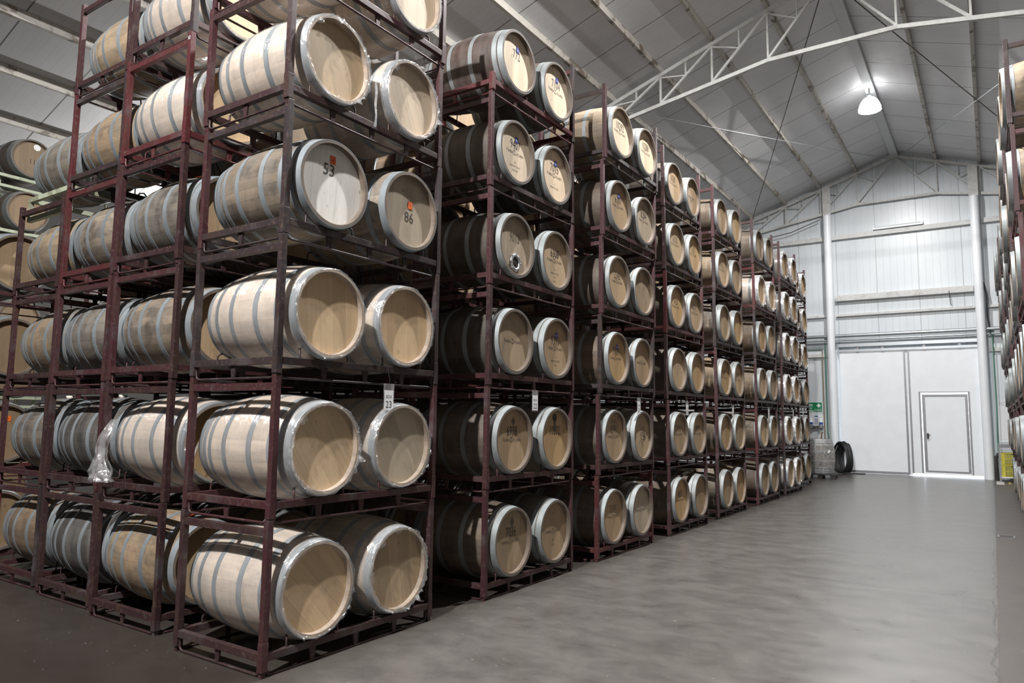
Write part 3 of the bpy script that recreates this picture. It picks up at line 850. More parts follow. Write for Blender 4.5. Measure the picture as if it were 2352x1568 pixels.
def spacer(ax):
    a, c, d = .025, .016, .006
    q = [(-a, .058), (a, .058), (c, -.02), (-c, -.02)]
    f = lambda p, z, o: (o, p, z) if ax == 'Y' else (p, o, z)
    return MB().add([f(p, z, -d) for p, z in q] + [f(p, z, d) for p, z in q], [(0, 1, 2, 3), (7, 6, 5, 4), (0, 4, 5, 1), (1, 5, 6, 2), (2, 6, 7, 3), (3, 7, 4, 0)])
RM['long_spacer'] = spacer('Y'); RM['end_spacer'] = spacer('X')
def chock(sy, sx):
    """bent rod beside the barrel: rises from the rail and curves in over it"""
    pts = [(0, 0, .095), (0, 0, .145), (-.01 * sx, .008 * sy, .163), (-.03 * sx, .022 * sy, .170), (-.055 * sx, .036 * sy, .160), (-.085 * sx, .048 * sy, .135)]
    return MB().tube(pts, .0062, 6)
for n_, (sy, sx) in {'chock_a': (1, 1), 'chock_b': (-1, 1), 'chock_c': (1, -1), 'chock_d': (-1, -1)}.items(): RM[n_] = chock(sy, sx)
def rack_layout(full_near=True, full_far=True):
    L = []
    for sx in (-1, 1):
        for sy in (-1, 1):
            L.append(('post', 'post' if (full_near if sy < 0 else full_far) else 'short_post', (sx * hx, sy * hy, 0)))
        L.append(('long_rail', 'long_rail', (sx * hx, 0, 0)))
        L.append(('skid_rod', 'long_skid', (sx * hx, 0, 0)))
        for y in (-.375, 0, .375): L.append(('spacer', 'long_spacer', (sx * hx, y, 0)))
        for c in (-.375, .375):
            for s in (-1, 1):
                nm = {(-1, 1): 'chock_a', (1, 1): 'chock_b', (-1, -1): 'chock_c', (1, -1): 'chock_d'}[(s, sx)]
                L.append(('barrel_chock', nm, (sx * hx, c + s * .205, 0)))
    for sy in (-1, 1):
        L.append(('end_rail', 'end_rail', (0, sy * hy, 0)))
        L.append(('skid_rod', 'end_skid', (0, sy * hy, 0)))
        L.append(('spacer', 'end_spacer', (0, sy * hy, 0)))
        if (full_near if sy < 0 else full_far): L.append(('top_beam', 'top_beam', (0, sy * hy, 0)))
    return L
RMESH = {k: v.mesh(k, M['rack']) for k, v in RM.items()}
wm = MB()
for nm, k, loc in rack_layout():
    src = RM[k]
    wm.v_off = len(wm.v)
    wm.add([Vector(v) + Vector(loc) for v in src.v], src.f)
ME['whole_rack'] = wm.mesh('barrel_rack', M['rack'])
RACKC = [(.066, .022, .027, 1), (.056, .019, .024, 1), (.050, .025, .027, 1), (.095, .020, .024, 1), (.040, .028, .031, 1), (.044, .019, .022, 1)]
def rack(loc, rotz, label, near=True, far=True, col=None, group='steel racks on the left'):
    t = thing('barrel_rack', label, 'rack', loc, (0, 0, rotz), group)
    c = col or rng.choice(RACKC)
    for nm, k, l in rack_layout(near, far):
        c2 = c if k != 'post' else rng.choice([c, c, rng.choice(RACKC)])
        part(nm, RMESH[k], t, c2, l)
    return t
def rack_whole(loc, rotz, label, group):
    o = put('barrel_rack', ME['whole_rack'], None, loc, (0, 0, rotz)); o.color = rng.choice(RACKC)
    return tag(o, label, 'rack', group)
def barrel_whole(loc, rotz, label, group, body=None):
    o = put('wine_barrel', ME['whole'], None, (loc[0], loc[1], loc[2]), (0, 0, rotz))
    # mesh axis is centred, so the origin sits on the axis
    o.location.z += .35
    c = TONE[body or rng.choice(('dark', 'dark2', 'brown', 'mid'))]; o.color = c
    return tag(o, label, 'barrel', group)
BZ = .0655                                     # bilge underside above the rack seam
BY = .375

# ------------------------------------------------------------------ stacks along the aisle
def aisle_stack(name, y0, spec, x0=0.0, lean=0.0, pitch=.90, s0=.034, near_short=(), far_short=(), rackcol=None, yl=0.0):
    """name: how the stack is told; spec[tier] = (near barrel, far barrel)"""
    for k in range(6):
        z = s0 + pitch * k
        dx = x0 + lean * z / 5.4 + rng.uniform(-.006, .006)
        dy = y0 + yl * z / 5.4 + rng.uniform(-.006, .006)
        c = Vector((dx - RD / 2, dy + RW / 2, z))
        rack(c, 0, 'maroon steel rack, %s tier of %s' % (TIER[k], name), (k not in near_short), (k not in far_short))
        for side, sy, sp in (('near', -1, spec[k][0]), ('far', 1, spec[k][1])):
            if sp is None: continue
            sp = dict(sp)
            desc = sp.pop('d')
            barrel(c + Vector((rng.uniform(.005, .03) + sp.pop('out', 0), sy * BY, BZ)), rng.uniform(-.012, .012),
                   '%s, %s side, %s tier, %s' % (desc, side, TIER[k], name.replace('the ', '').replace('stack tagged BOX 22', 'BOX 22 stack').replace(' along the aisle', ' on aisle').replace('front corner stack', 'front corner stack')), **sp)
P = dict
pale = lambda **k: P(P(d='pale film-wrapped oak barrel', body='pale', head='tan2', hoops='six', wrap=1, steel='new'), **k)
corner = [
    (pale(tilt=.75), pale(body='pale2', head='tan', tilt=.2, wrap=3)),
    (pale(hoops='eight', tilt=.6, wrap=3, d='pale film-wrapped barrel with many hoops'), pale(body='pale2', head='grey', tilt=.5)),
    (pale(tilt=.1), pale(tilt=.05)),
    (P(d='weathered barrel stencilled 53 with orange sticker', body='worn', head='white', hoops='eight', num='53', sticker='orange', steel='new'),
     P(d='weathered barrel stencilled 86 with orange sticker', body='worn', head='grey', hoops='six', num='86', sticker='orange', steel='new')),
    (pale(head='tan2', tilt=.3, wrap=3), pale(head='pale', tilt=.4, wrap=3)),
    (pale(tilt=.2), pale(body='pale2', head='pale', tilt=.1)),
]
aisle_stack('the front corner stack', 0.0, corner, pitch=.885)
def dk(num=None, d=None, **k):
    base = P(body=rng.choice(('dark', 'dark', 'dark2')), head='tan', hoops='cellar', num=num, brand=1)
    base['d'] = d or ('dark oak barrel stencilled %s' % num.rstrip('~') if num else 'dark oak barrel')
    base.update(k)
    return base
box22 = [
    (dk('7036', mark='diamond', head='brown'), dk(None, 'dark oak barrel with lettering only', head='brown', small=('OX', '2003'))),
    (dk('6998', mark='diamond', brand=2, head='tan'), dk('10602', 'dark oak barrel stencilled 10602 with black round mark', mark='round', brand=False, head='gold')),
    (dk(None, 'dark oak barrel with lettering and dark drips', head='stain', brand=2), dk('9391', 'dark oak barrel stencilled 9391 with blue sticker', sticker='blue', small=('A', 'MEDIUM TOAST', '2006'))),
    (dk('9013~', 'dark oak barrel stencilled 9013 with round glass port', mark='port', brand=False, head='grey'), dk('6308', small=('O.X', 'MEDIUM TOAST', '2003', '2006'))),
    (dk('9407', 'dark oak barrel stencilled 9407 with blue sticker', sticker='blue', head='pale', small=('CA', 'MEDIUM TOAST', 'OAK 2007')), dk('7015', 'dark oak barrel stencilled 7015 with blue sticker', sticker='blue', head='pale', small=('A', 'MEDIUM TOAST'))),
    (dk('772~', 'wine-stained barrel stencilled 772 with blue sticker', sticker='blue', head='pale', body='wine', brand=False), dk('7104~', 'dark oak barrel stencilled 7104 with blue sticker', sticker='blue', head='pale', brand=2)),
]
box22[5][0]['lab'] = (-.27, .62); box22[3][0]['lab'] = (-.30, .45)
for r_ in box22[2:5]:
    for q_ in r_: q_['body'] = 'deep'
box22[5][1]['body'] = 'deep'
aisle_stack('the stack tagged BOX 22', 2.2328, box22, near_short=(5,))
box21 = [
    (dk('7319~', head='brown', brand=2), dk(None, 'dark oak barrel with faint lettering', head='grey', brand=2)),
    (dk('6591', mark='lines', head='tan'), dk('6590', 'dark oak barrel with 6590 rolled sideways', tilt=-1.25, head='tan')),
    (dk('7689', 'dark oak barrel stencilled 7689 with blue sticker', sticker='blue', head='gold'), dk(None, 'dark oak barrel with lettering only', head='tan')),
    (dk('2245~', head='tan', brand=2), dk(None, 'dark barrel with wet stain on plain head', head='stain', brand=False)),
    (dk('6307', 'dark oak barrel stencilled 6307 with blue sticker', sticker='blue', head='brown'), dk('8284', mark='lines', head='grey')),
    (dk('10292', mark='lines', head='pale', body='mid', d='brown oak barrel stencilled 10292'), dk('10288', mark='lines', head='pale')),
]
aisle_stack('the third stack along the aisle', 4.3213, box21, lean=.115, x0=.005)
def gen(nums, heads=None, brand=2):
    out = []
    for i, (a, c) in enumerate(nums):
        row = []
        for q in (a, c):
            row.append(dk((q + '~') if q else None, ('dark oak barrel stencilled %s' % q) if q else 'dark oak barrel with plain head',
                          head=rng.choice(('tan', 'tan2', 'gold', 'brown')), brand=brand if q else False))
        out.append(tuple(row))
    return out
aisle_stack('the fourth stack along the aisle', 6.4347, gen([('4653', ''), ('5905', '5904'), ('', ''), ('5420', '4479'), ('6132', '1337'), ('6038', '54')]), lean=-.05)
s19 = gen([('', ''), ('', ''), ('1597', '1296'), ('', ''), ('4373', ''), ('', '')])
for r in s19:
    for q in r: q['body'] = rng.choice(('mid', 'brown', 'dark2', 'worn'))
s19[0][0]['lab'] = (-.05, .4)
aisle_stack('the fifth stack along the aisle', 8.4968, s19)
s18 = gen([('', ''), ('', ''), ('', ''), ('', ''), ('', ''), ('', '')])
for r in s18:
    for q in r: q['body'] = rng.choice(('mid', 'worn', 'dark2', 'brown'))
s18[4] = (pale(wrap=2, d='pale barrel with bunched white film'), pale(wrap=2, d='pale barrel with bunched white film'))
s18[0][0]['lab'] = (.02, .35); s18[2][0]['lab'] = (-.02, .35)
aisle_stack('the sixth stack along the aisle', 10.8187, s18)
def wrapped(d='barrel with bunched white film'): return P(d=d, body='tan', head='gold', hoops='six', wrap=2, steel='new')
s17 = [(wrapped(), wrapped()) for _ in range(6)]
s17[0] = (pale(d='film-wrapped barrel'), wrapped())
aisle_stack('the seventh stack along the aisle', 12.9099, s17, x0=-.01)
s16 = [(P(d='dark barrel', body='dark2', head='gold', hoops='cellar'), P(d='dark barrel', body='dark2', head='gold', hoops='cellar')) for _ in range(3)]
s16 += [(wrapped(), wrapped()) for _ in range(3)]
aisle_stack('the last stack along the aisle', 14.85, s16, x0=-.20)

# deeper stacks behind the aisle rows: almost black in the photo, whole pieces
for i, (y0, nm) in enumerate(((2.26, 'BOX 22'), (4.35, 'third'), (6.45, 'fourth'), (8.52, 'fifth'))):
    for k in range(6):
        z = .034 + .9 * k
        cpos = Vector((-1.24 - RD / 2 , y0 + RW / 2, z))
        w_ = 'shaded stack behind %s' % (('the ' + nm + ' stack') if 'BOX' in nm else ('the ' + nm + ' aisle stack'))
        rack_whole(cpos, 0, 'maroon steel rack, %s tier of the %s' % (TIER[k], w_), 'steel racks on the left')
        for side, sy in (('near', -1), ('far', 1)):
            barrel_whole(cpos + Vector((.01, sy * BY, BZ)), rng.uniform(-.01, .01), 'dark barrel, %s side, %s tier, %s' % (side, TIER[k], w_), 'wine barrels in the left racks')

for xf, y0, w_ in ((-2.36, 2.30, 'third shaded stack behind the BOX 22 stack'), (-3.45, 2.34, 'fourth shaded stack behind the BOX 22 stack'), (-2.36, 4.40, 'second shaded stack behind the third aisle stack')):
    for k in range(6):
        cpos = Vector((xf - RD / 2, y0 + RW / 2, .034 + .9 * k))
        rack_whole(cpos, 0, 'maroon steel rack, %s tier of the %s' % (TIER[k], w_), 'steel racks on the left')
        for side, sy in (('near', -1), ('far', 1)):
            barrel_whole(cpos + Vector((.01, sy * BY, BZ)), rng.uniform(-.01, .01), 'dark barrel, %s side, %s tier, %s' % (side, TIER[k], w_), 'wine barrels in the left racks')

# ------------------------------------------------------------------ stacks behind the corner stack, seen from their ends
def side_stack(name, xf, y0, tiers, spec, s0=.034, pitch=.885, hidden=True, shift=0.0):
    for k in tiers:
        z = s0 + pitch * k
        cpos = Vector((xf - RD / 2 + rng.uniform(-.008, .008) + shift * (k > 3), y0 + RW / 2 + rng.uniform(-.01, .01), z))
        rack(cpos, 0, 'maroon steel rack, %s tier of %s' % (TIER[k], name))
        sp = dict(spec[k]); desc = sp.pop('d')
        barrel(cpos + Vector((rng.uniform(0, .03), -BY, BZ)), rng.uniform(-.015, .015), '%s, %s tier of %s' % (desc, TIER[k], name), **sp)
        if hidden:
            barrel_whole(cpos + Vector((0, BY, BZ)), 0, 'shaded far barrel, %s tier of %s' % (TIER[k], name), 'wine barrels in the left racks')
wn = lambda d, body, **k: P(P(d=d, body=body, head='tan', hoops='eight', steel='new'), **k)
side_stack('the second stack from the aisle', -1.29, .09, range(6), [
    wn('worn barrel with orange sticker on top', 'tan', hoops='six', top_sticker=.30), pale(hoops='six', head='gold'), wn('grey worn barrel with orange sticker', 'worn', hoops='six', top_sticker=.22, head='tan'),
    wn('grey worn barrel with close hoops', 'grey', top_sticker=.16, head='brown'), pale(head='tan2'), pale(hoops='eight')])
side_stack('the third stack from the aisle', -2.34, .155, range(6), [
    wn('dark grey worn barrel', 'char', hoops='six'), wn('charcoal grey barrel', 'char', hoops='six', bung=True), wn('grey worn barrel with orange sticker', 'grey', top_sticker=.1), wn('grey brown barrel', 'worn'),
    wn('brown worn barrel', 'tan', hoops='six'), wn('brown worn barrel', 'mid', hoops='eight')])
side_stack('the fourth stack from the aisle', -3.40, .20, range(4), [
    wn('brown grey barrel', 'brown'), wn('grey worn barrel', 'grey', bung=True), wn('tan worn barrel', 'tan', hoops='eight'), wn('brown worn barrel', 'mid', hoops='six')])
side_stack('the fifth stack from the aisle', -4.80, .02, range(4), [
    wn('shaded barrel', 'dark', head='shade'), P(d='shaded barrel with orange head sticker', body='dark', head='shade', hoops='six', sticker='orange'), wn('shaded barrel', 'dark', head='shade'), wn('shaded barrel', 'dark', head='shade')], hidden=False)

# pale green cradle with a grey barrel on top of the fourth stack
def cradle(loc, label, group='pale green cradles'):
    t = thing('barrel_cradle', label, 'cradle', loc, group=group)
    for s in (-1, 1):
        MB().box(-.42, .42, s * .50 - .02, s * .50 + .02, .20, .245).build('end_rail', M['pale_green'], t)
        MB().box(s * .40 - .02, s * .40 + .02, -.48, .48, .20, .245).build('long_rail', M['pale_green'], t)
        MB().box(-.42, .42, s * .50 - .02, s * .50 + .02, 0, .045).build('base_rail', M['pale_green'], t)
        for s2 in (-1, 1):
            MB().box(s * .40 - .018, s * .40 + .018, s2 * .50 - .018, s2 * .50 + .018, .045, .20).build('short_post', M['pale_green'], t)
            MB().tube([(s * .40, s2 * .22, .24), (s * .40, s2 * .22, .33), (s * .385, s2 * .20, .36), (s * .35, s2 * .18, .36), (s * .33, s2 * .17, .34)], .009, 6).build('barrel_chock', M['pale_green'], t)
    return t
z4 = .034 + .885 * 4
cradle((-3.86, .78, z4 - .145), 'pale green cradle under the single grey barrel on the fourth stack')
cc = Vector((-3.84, .60, z4 + .06))
barrel(cc, .02, 'grey weathered barrel alone on a pale green cradle above the fourth stack', body='grey', head='tan', hoops='eight', steel='new')
for k in range(7):
    z = .84 * k
    zc = Vector((-9.05, 1.95, z))
    nm = ('bottom', 'second', 'third', 'fourth', 'fifth', 'sixth', 'top')[k]
    t = thing('barrel_rack', 'pale green barrel cradle, %s tier of the far left stack' % nm, 'rack', zc, group='pale green racks at far left')
    for s in (-1, 1):
        MB().box(-.42, .42, s * .40 - .02, s * .40 + .02, .06, .105).build('end_rail', M['pale_green'], t)
        MB().box(s * .40 - .02, s * .40 + .02, -.38, .38, .06, .105).build('long_rail', M['pale_green'], t)
        if k: MB().box(s * .30 - .02, s * .30 + .02, -.38, .38, -.072, -.03).build('base_rail', M['pale_green'], t)
        for s2 in (-1, 1): MB().box(s * .30 - .02, s * .30 + .02, s2 * .36 - .02, s2 * .36 + .02, -.03 if k else 0, .06).build('short_post', M['pale_green'], t)
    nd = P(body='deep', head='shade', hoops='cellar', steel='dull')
    if k == 6:
        t = barrel(zc + Vector((.02, 0, .075)), 0, 'dark barrel stencilled 11 with a white round label, top of the far left stack', num='11', **nd)
        put('paper_label', MB().disc(0, .05, 28, 'Z').mesh('paper_label', M['paper']), t, (.4315, .06, .55), FACE)
    else:
        barrel(zc + Vector((.02, 0, .075)), 0, 'dark barrel with plain head, %s tier of the far left stack' % nm, **nd)

# ------------------------------------------------------------------ right-hand racks, heads facing left
for i, (y0, xf, lean) in enumerate(((5.62, 4.0, -.10), (7.83, 4.0, -.10), (10.25, 4.0, -.06), (12.62, 4.0, -.075), (14.95, 4.0, -.13), (16.95, 4.0, -.12))):
    nm = 'the %s stack along the right side' % ('nearest', 'second', 'third', 'fourth', 'fifth', 'last')[i]
    for k in range(6):
        z = .034 + .9 * k
        cpos = Vector((xf + lean * z / 5.4 + RD / 2 + rng.uniform(-.01, .01), y0 + RW / 2, z))
        rack(cpos, PI, 'maroon steel rack, %s tier of %s' % (TIER[k], nm), group='steel racks on the right')
        for side, sy in (('near', -1), ('far', 1)):
            barrel(cpos + Vector((-rng.uniform(.0, .05), sy * BY, BZ)), PI + rng.uniform(-.02, .02), 'oak barrel, %s side, %s tier of %s' % (side, TIER[k], nm),
                   body=rng.choice(('mid', 'tan', 'brown', 'dark2')), head=rng.choice(('tan', 'tan2', 'gold')), hoops=rng.choice(('six', 'cellar')), steel='old', group='wine barrels in the right racks')

# ------------------------------------------------------------------ hanging tags on the third rail of each aisle stack
for num, y0, x0, ty in ((23, 0.0, 0, .98), (22, 2.2328, 0, .75), (21, 4.3213, .06, .95), (20, 6.4347, -.02, .72), (19, 8.4968, 0, .78), (18, 10.8187, 0, .78), (17, 12.9099, -.01, .8), (16, 14.85, -.2, .75)):
    p = .885 if num == 23 else .90
    z = .034 + p * 2
    t = thing('hanging_tag', 'white card tag reading BOX %d hanging from a rack rail' % num, 'tag', (x0 + .018, y0 + ty, z - .062), (0, 0, rng.uniform(-.05, .05)), 'tags hanging on the aisle racks')
    MB().box(-.001, .001, -.052, .052, -.16, .04).build('plastic_sleeve', M['clear'], t)
    MB().box(.0015, .0025, -.044, .044, -.15, -.008).build('card', M['paper'], t)
    put('lettering', text_mesh((('BOX', .034, .85, 0, -.055), (str(num), .072, .9, 0, -.112)), M['ink']), t, (.003, 0, 0), FACE)
    MB().tube([(0, 0, .03), (.004, .004, .07), (-.004, 0, .10), (-.018, 0, .165)], .0015, 5).build('wire', M['dark_steel'], t)
# chalk number on a corner stack post, small labels on barrels are part of them

# ------------------------------------------------------------------ loose plastic
def crumpled_bag(name, label, spine, widths, seed, parent=None):
    """film hanging in folds: spine from top to bottom, width along X"""
    rows, n = 26, 22
    vs = []
    for side in (0, 1):
        for i in range(rows):
            t = i / (rows - 1); f = t * (len(spine) - 1); a = min(int(f), len(spine) - 2); q = f - a
            p = Vector(spine[a]).lerp(Vector(spine[a + 1]), q)
            w = widths[a] * (1 - q) + widths[a + 1] * q
            for j in range(n):
                s = j / (n - 1) * 2 - 1
                bulge = math.sqrt(max(0, 1 - s * s)) * w * .22 + .003
                nn = noise.noise(Vector((s * 2.2 + seed, t * 5, side * 3.0))) * .035 + noise.noise(Vector((s * 7 + seed, t * 14, side * 3.0))) * .016
                vs.append((p.x + s * w / 2 + noise.noise(Vector((t * 6 + seed, s, 4))) * .02, p.y + (bulge if side else -bulge) + nn * min(1, w * 4), p.z))
    fs = []
    for side in (0, 1):
        o = side * rows * n
        for i in range(rows - 1):
            for j in range(n - 1):
                fs.append((o + i * n + j, o + i * n + j + 1, o + (i + 1) * n + j + 1, o + (i + 1) * n + j))
    m = MB().add(vs, fs, 0, True)
    o = m.build(name, M['bag'], parent)
    return tag(o, label, 'plastic') if label else o
crumpled_bag('plastic_bag', 'crumpled clear plastic hanging down beside the pale barrel in the second stack', [(-2.09, .13, 1.50), (-2.12, .075, 1.36), (-2.13, .06, 1.22), (-2.10, .055, 1.10), (-2.08, .05, 1.025)], [.05, .12, .14, .24, .26], 3.1)
crumpled_bag('plastic_bag', 'clear film hanging by the right post of the corner stack top tier', [(-.16, 1.46, 4.86), (-.14, 1.47, 4.70), (-.15, 1.46, 4.55), (-.20, 1.45, 4.40)], [.12, .18, .22, .16], 8.3)
crumpled_bag('plastic_bag', 'clear film hanging under the top tier barrel of the corner stack', [(-.52, 1.20, 4.44), (-.50, 1.21, 4.36), (-.52, 1.20, 4.27)], [.34, .40, .30], 5.7)
def strip(label, pts, w, seed):
    vs = []
    for i, p in enumerate(pts):
        k = noise.noise(Vector((i * .9 + seed, 0, 0))) * .01
        vs += [(p[0] + k, p[1] - w / 2, p[2]), (p[0] - k, p[1] + w / 2, p[2])]
    tag(MB().add(vs, [(2 * i, 2 * i + 1, 2 * i + 3, 2 * i + 2) for i in range(len(pts) - 1)], 0, True).build('plastic_strip', M['collar']), label, 'plastic', 'loose strips of film')
strip('white strip of torn film hanging from the fifth-tier corner barrel', [(.075, .69, 3.94), (.08, .695, 3.86), (.078, .69, 3.76), (.085, .695, 3.68), (.08, .69, 3.60)], .022, 1)
strip('white strip of torn film on the pale barrel of the second stack', [(-1.22, .30, 1.34), (-1.225, .27, 1.26), (-1.23, .25, 1.18), (-1.225, .25, 1.10)], .018, 4)

# ------------------------------------------------------------------ standing wrapped barrel on a pallet
px, py = -.40, 18.75
t = thing('pallet', 'black plastic pallet under the standing wrapped barrel', 'pallet', (px, py, 0), (0, 0, .08))
MB().box(-.40, .40, -.40, .40, .10, .135, bev=.004).build('deck', M['black_plastic'], t)
for ix in (-.32, 0, .32):
    for iy in (-.32, 0, .32): MB().box(ix - .06, ix + .06, iy - .06, iy + .06, 0, .10, bev=.006).build('foot', M['black_plastic'], t)
t = thing('wine_barrel', 'grey barrel standing upright on a black pallet, wrapped in shiny film', 'barrel', (px, py, .137), (0, 0, .3))
up = (0, -PI / 2, 0)
o = part('staves', ME['staves'], t, TONE['grey'], (0, 0, BL), up)
for s in (0, PI): part('head', ME['head'], t, HTONE['grey'], (0, 0, BL), (0, -PI / 2 + s, 0))
for k in HSETS['eight']:
    for s in (0, PI): part('hoop', ME[k], t, (.36, .38, .40, 1), (0, 0, BL), (0, -PI / 2 + s, 0))
wb = MB()
n = 90; secs = 40; vs = []
for i in range(secs + 1):
    z = -.462 + .924 * i / secs
    for k in range(n):
        th = 2 * PI * k / n
        vs.append(((rad(z) + .012 + .006 * noise.noise(Vector((math.cos(th) * 5, math.sin(th) * 5, z * 14)))) * math.cos(th), (rad(z) + .012) * math.sin(th), z + BL))
wb.add(vs, [(i * n + k, i * n + (k + 1) % n, (i + 1) * n + (k + 1) % n, (i + 1) * n + k) for i in range(secs) for k in range(n)], 0, True)
wb.build('plastic_wrap', mat_film('shiny pallet film', .40, .85, False), t)
MB().box(-.03, .03, -.0015, .0015, -.05, .05).build('paper_label', M['paper'], t, (.17, -.338, .60), (0, .5, .45))
tag(MB().tube([(px + .02, py + .05, 1.077), (px + .03, py + .04, 1.20), (px + .06, py + .04, 1.27)], [.02, .018, .02], 8).build('wooden_stick', M['wood']), 'short brown bent stick standing on the wrapped barrel', 'stick')

# ------------------------------------------------------------------ coil of black hose against the column
b = MB()
pts = []
cr = random.Random(5)
turns, per = 16, 30
cxh, cyh = -.20, 20.97
RX = [.34, .29, .32, .26, .34, .30, .27, .33, .35, .28, .31, .34, .27, .30, .34, .32, .33]
for i in range(turns * per + 1):
    a = 2 * PI * i / per - PI / 2
    q = i // per; fq = i / per - q
    g = RX[q] * (1 - fq) + RX[min(q + 1, turns)] * fq
    rx_ = g; rz = .40 + .9 * (g - .28)
    off = ((i / (turns * per)) - .5) * .24
    lx = math.cos(a) * rx_ * (1.0 - .10 * math.sin(a)); lz = math.sin(a) * rz
    x = cxh + .02 + lx * .60 - off * .95 * (1 - .35 * math.cos(a))
    y = cyh - lx * .55 - off * .35 + .10 * ((lz + rz) / .9)
    pts.append((x, y, .03 + .012 * (q % 3) + rz + lz))
b.tube(pts, .021, 7)
last = Vector(pts[-1])
b.tube([last, last + Vector((.12, -.05, -.02)), (.06, 20.95, .024), (.20, 20.96, .022), (.40, 21.0, .022)], .021, 7)
tag(b.build('hose', M['black_rubber']), 'coil of black hose leaning on the left column with its end on the floor', 'hose')

# ------------------------------------------------------------------ signs and eye wash station left of the column
wy = WALL_Y - .001
TXT = (PI / 2, 0, 0)                             # text facing -Y
t = thing('safety_sign', 'green emergency eyewash sign with white cross on the end wall', 'sign', (-1.09, wy, 2.01))
MB().box(-.225, .225, -.006, 0, -.165, .165).build('border', M['white'], t)
MB().box(-.212, .212, -.010, -.004, -.152, .152, bev=.004).build('board', M['green_sign'], t)
b = MB(); b.box(.055, .175, -.013, -.009, .030, .072); b.box(.094, .136, -.013, -.009, -.010, .030); b.box(.094, .136, -.013, -.009, .072, .112); b.build('cross', M['white'], t)
b = MB()
eye = [(-.185 + .13 * i / 16, .062 + .040 * math.sin(PI * i / 16)) for i in range(17)] + [(-.055 - .13 * i / 16, .062 - .036 * math.sin(PI * i / 16)) for i in range(1, 16)]
b.add([(x, -.0125, z) for x, z in eye], [tuple(range(len(eye)))])
for rr in range(4):
    for q in (-.035, 0, .035): b.box(-.12 + q * (1 - rr * .15) - .006, -.12 + q * (1 - rr * .15) + .006, -.013, -.009, .008 - rr * .024 - .014, .008 - rr * .024)
b.box(-.19, -.05, -.013, -.009, -.135, -.110)
b.build('eyewash_symbol', M['white'], t)
b = MB(); b.disc(0, .026, 24, 'Z'); o = b.build('eye_iris', M['green_sign'], t, (-.12, -.0145, .064), TXT)
MB().disc(0, .012, 20, 'Z').build('eye_pupil', M['white'], t, (-.12, -.0155, .064), TXT)
put('lettering', text_mesh((('LAVAOJOS DE', .042, .8, 0, .02), ('EMERGENCIA', .042, .8, 0, -.022)), M['white']), t, (.085, -.0115, -.095), TXT)
t = thing('eyewash_station', 'white eyewash station board with two bottles under the green sign', 'eyewash station', (-1.06, wy, 1.40))
MB().box(-.225, .225, -.008, 0, .02, .37).build('board', M['paper'], t)
MB().box(-.21, .21, -.12, -.005, .0, .012).build('shelf', M['grey_steel'], t)
for x in (-.15, .145):
    o = MB().lathe([(.012, .001), (.012, .055), (.16, .055), (.20, .03), (.23, .022), (.26, .022), (.26, .0)], 20, 'Z').build('bottle', M['white'], t, (x, -.065, 0))
    MB().lathe([(.06, .0555), (.13, .0555)], 20, 'Z').build('bottle_label', M['skyblue'], o)
    MB().box(-.06, .06, -.06, .05, -.07, .0, bev=.02).build('bottle_holder', M['grey_steel'], o)
MB().box(-.05, .05, -.010, -.007, .30, .335).build('printed_heading', M['skyblue'], t)
b = MB()
for i in range(5): b.box(-.06, .05 - .01 * (i % 2), -.0095, -.0075, .08 + .035 * i, .092 + .035 * i)
b.build('printed_text', M['skyblue'], t)

# ------------------------------------------------------------------ table, crates and notices right of the right column
t = thing('wall_notice', 'white paper notice with small heading on the wall right of the column', 'notice', (3.885, wy, 1.62))
MB().box(-.115, .12, -.004, 0, -.52, .43).build('sheet', M['paper'], t)
MB().box(-.115, .12, -.010, -.003, -.58, -.535).build('bottom_ledge', M['white'], t)
b = MB()
MB().box(-.12, .11, -.008, 0, .46, .58).build('heading_card', M['paper'], t)
put('lettering', text_mesh((('POLITICA DE', .036, .8, 0, .02), ('CALIDAD', .036, .8, -.02, -.022)), M['ink_faded']), t, (-.005, -.0085, .52), TXT)
t = thing('steel_table', 'grey steel table with a low shelf, in the corner right of the column', 'table', (4.22, 20.95, 0))
MB().box(-.50, .50, -.28, .28, .97, 1.01, bev=.004).build('tabletop', M['grey_steel'], t)
MB().box(-.47, .47, -.27, -.25, .90, .97).build('apron', M['grey_steel'], t)
MB().box(-.47, .47, -.25, .25, .11, .135).build('shelf', M['white'], t)
for x in (-.48, .48):
    for y in (-.26, .26): MB().box(x - .018, x + .018, y - .018, y + .018, 0, .97).build('leg', M['grey_steel'], t)
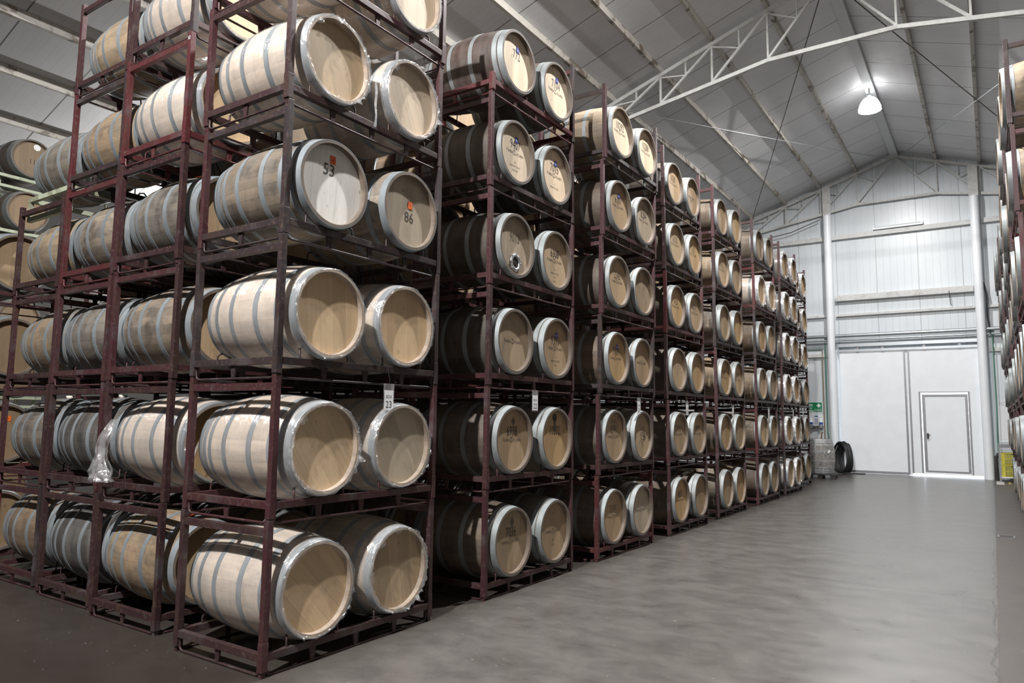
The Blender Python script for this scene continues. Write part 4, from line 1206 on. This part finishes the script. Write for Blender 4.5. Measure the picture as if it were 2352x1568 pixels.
def crate(z, label):
    t = thing('plastic_crate', label, 'crate', (4.05, 20.92, z), group='yellow crates on the table shelf')
    L, Wd, Hh = .27, .18, .315
    b = MB()
    for s in (-1, 1):
        # long sides: a grid of slots
        y0, y1 = (s * Wd - .006, s * Wd + .006)
        for zz0, zz1 in ((0, .03), (.075, .09), (.135, .17), (.215, .23), (.27, .315)): b.box(-L, L, y0, y1, zz0, zz1)
        nslot = 15
        for i in range(nslot + 1):
            x = -L + 2 * L * i / nslot; b.box(x - .007, x + .007, y0, y1, 0, .31)
        b.box(-.02, .02, y0 - .004, y1 + .004, 0, .31); b.box(-L, -L + .07, y0 - .002, y1 + .002, 0, .31); b.box(L - .07, L, y0 - .002, y1 + .002, 0, .31)
        b.box(-L, L, y0 - .008, y1 + .008, .295, .315); b.box(-L, L, y0 - .006, y1 + .006, .145, .16)
        x0, x1 = s * L - .006, s * L + .006
        for zz0, zz1 in ((0, .06), (.085, .14), (.165, .22), (.27, .315)): b.box(x0, x1, -Wd, Wd, zz0, zz1)
        for i in range(10): y = -Wd + 2 * Wd * i / 9; b.box(x0, x1, y - .007, y + .007, 0, .31)
    b.box(-L, L, -Wd, Wd, 0, .008)
    b.build('body', M['yellow'], t)
    for s in (-1, 1): MB().box(-.07, .07, s * Wd - .011, s * Wd + .011, .272, .292).build('hand_grip', M['black_plastic'], t)
crate(.137, 'lower yellow slotted crate on the table shelf')
crate(.457, 'upper yellow slotted crate stacked on the lower one')

def drain(x, y, w, l, label):
    t = thing('floor_drain', label, 'drain', (x, y, 0), group='floor drains')
    b = MB(); b.box(-w, w, -l, -l + .02, .0005, .004); b.box(-w, w, l - .02, l, .0005, .004); b.box(-w, -w + .02, -l, l, .0005, .004); b.box(w - .02, w, -l, l, .0005, .004)
    b.build('frame', M['grey_steel'], t)
    MB().box(-w + .02, w - .02, -l + .02, l - .02, .0005, .0025).build('cover', M['concrete'] if l > .5 else M['dark_steel'], t)
drain(3.72, 9.36, .10, .16, 'small square drain grate in the floor near the crack')
drain(3.72, 20.15, .10, .62, 'long pale drain cover in the floor by the right column')
tag(MB().box(3.90, 3.955, 19.9, 20.6, .0005, .0015).build('floor_marking', plain('worn yellow floor paint', lin(196, 168, 96), .6, 0, .3, 9)), 'short worn yellow line on the floor near the crates', 'marking')
# chalk number on a post of the second stack from the aisle
RK = [o for o in COL.objects if o.name.startswith('barrel_rack') and o.get('label', '') == 'maroon steel rack, fifth tier of the second stack from the aisle'][0]
pst = [o for o in RK.children if o.name.startswith('post') and o.location.x > 0 and o.location.y < 0][0]
put('chalk_number', text_mesh((('10', .045, .8, 0, 0),), M['paper']), pst, (0, -PW / 2 - .003, RH - .06), TXT)
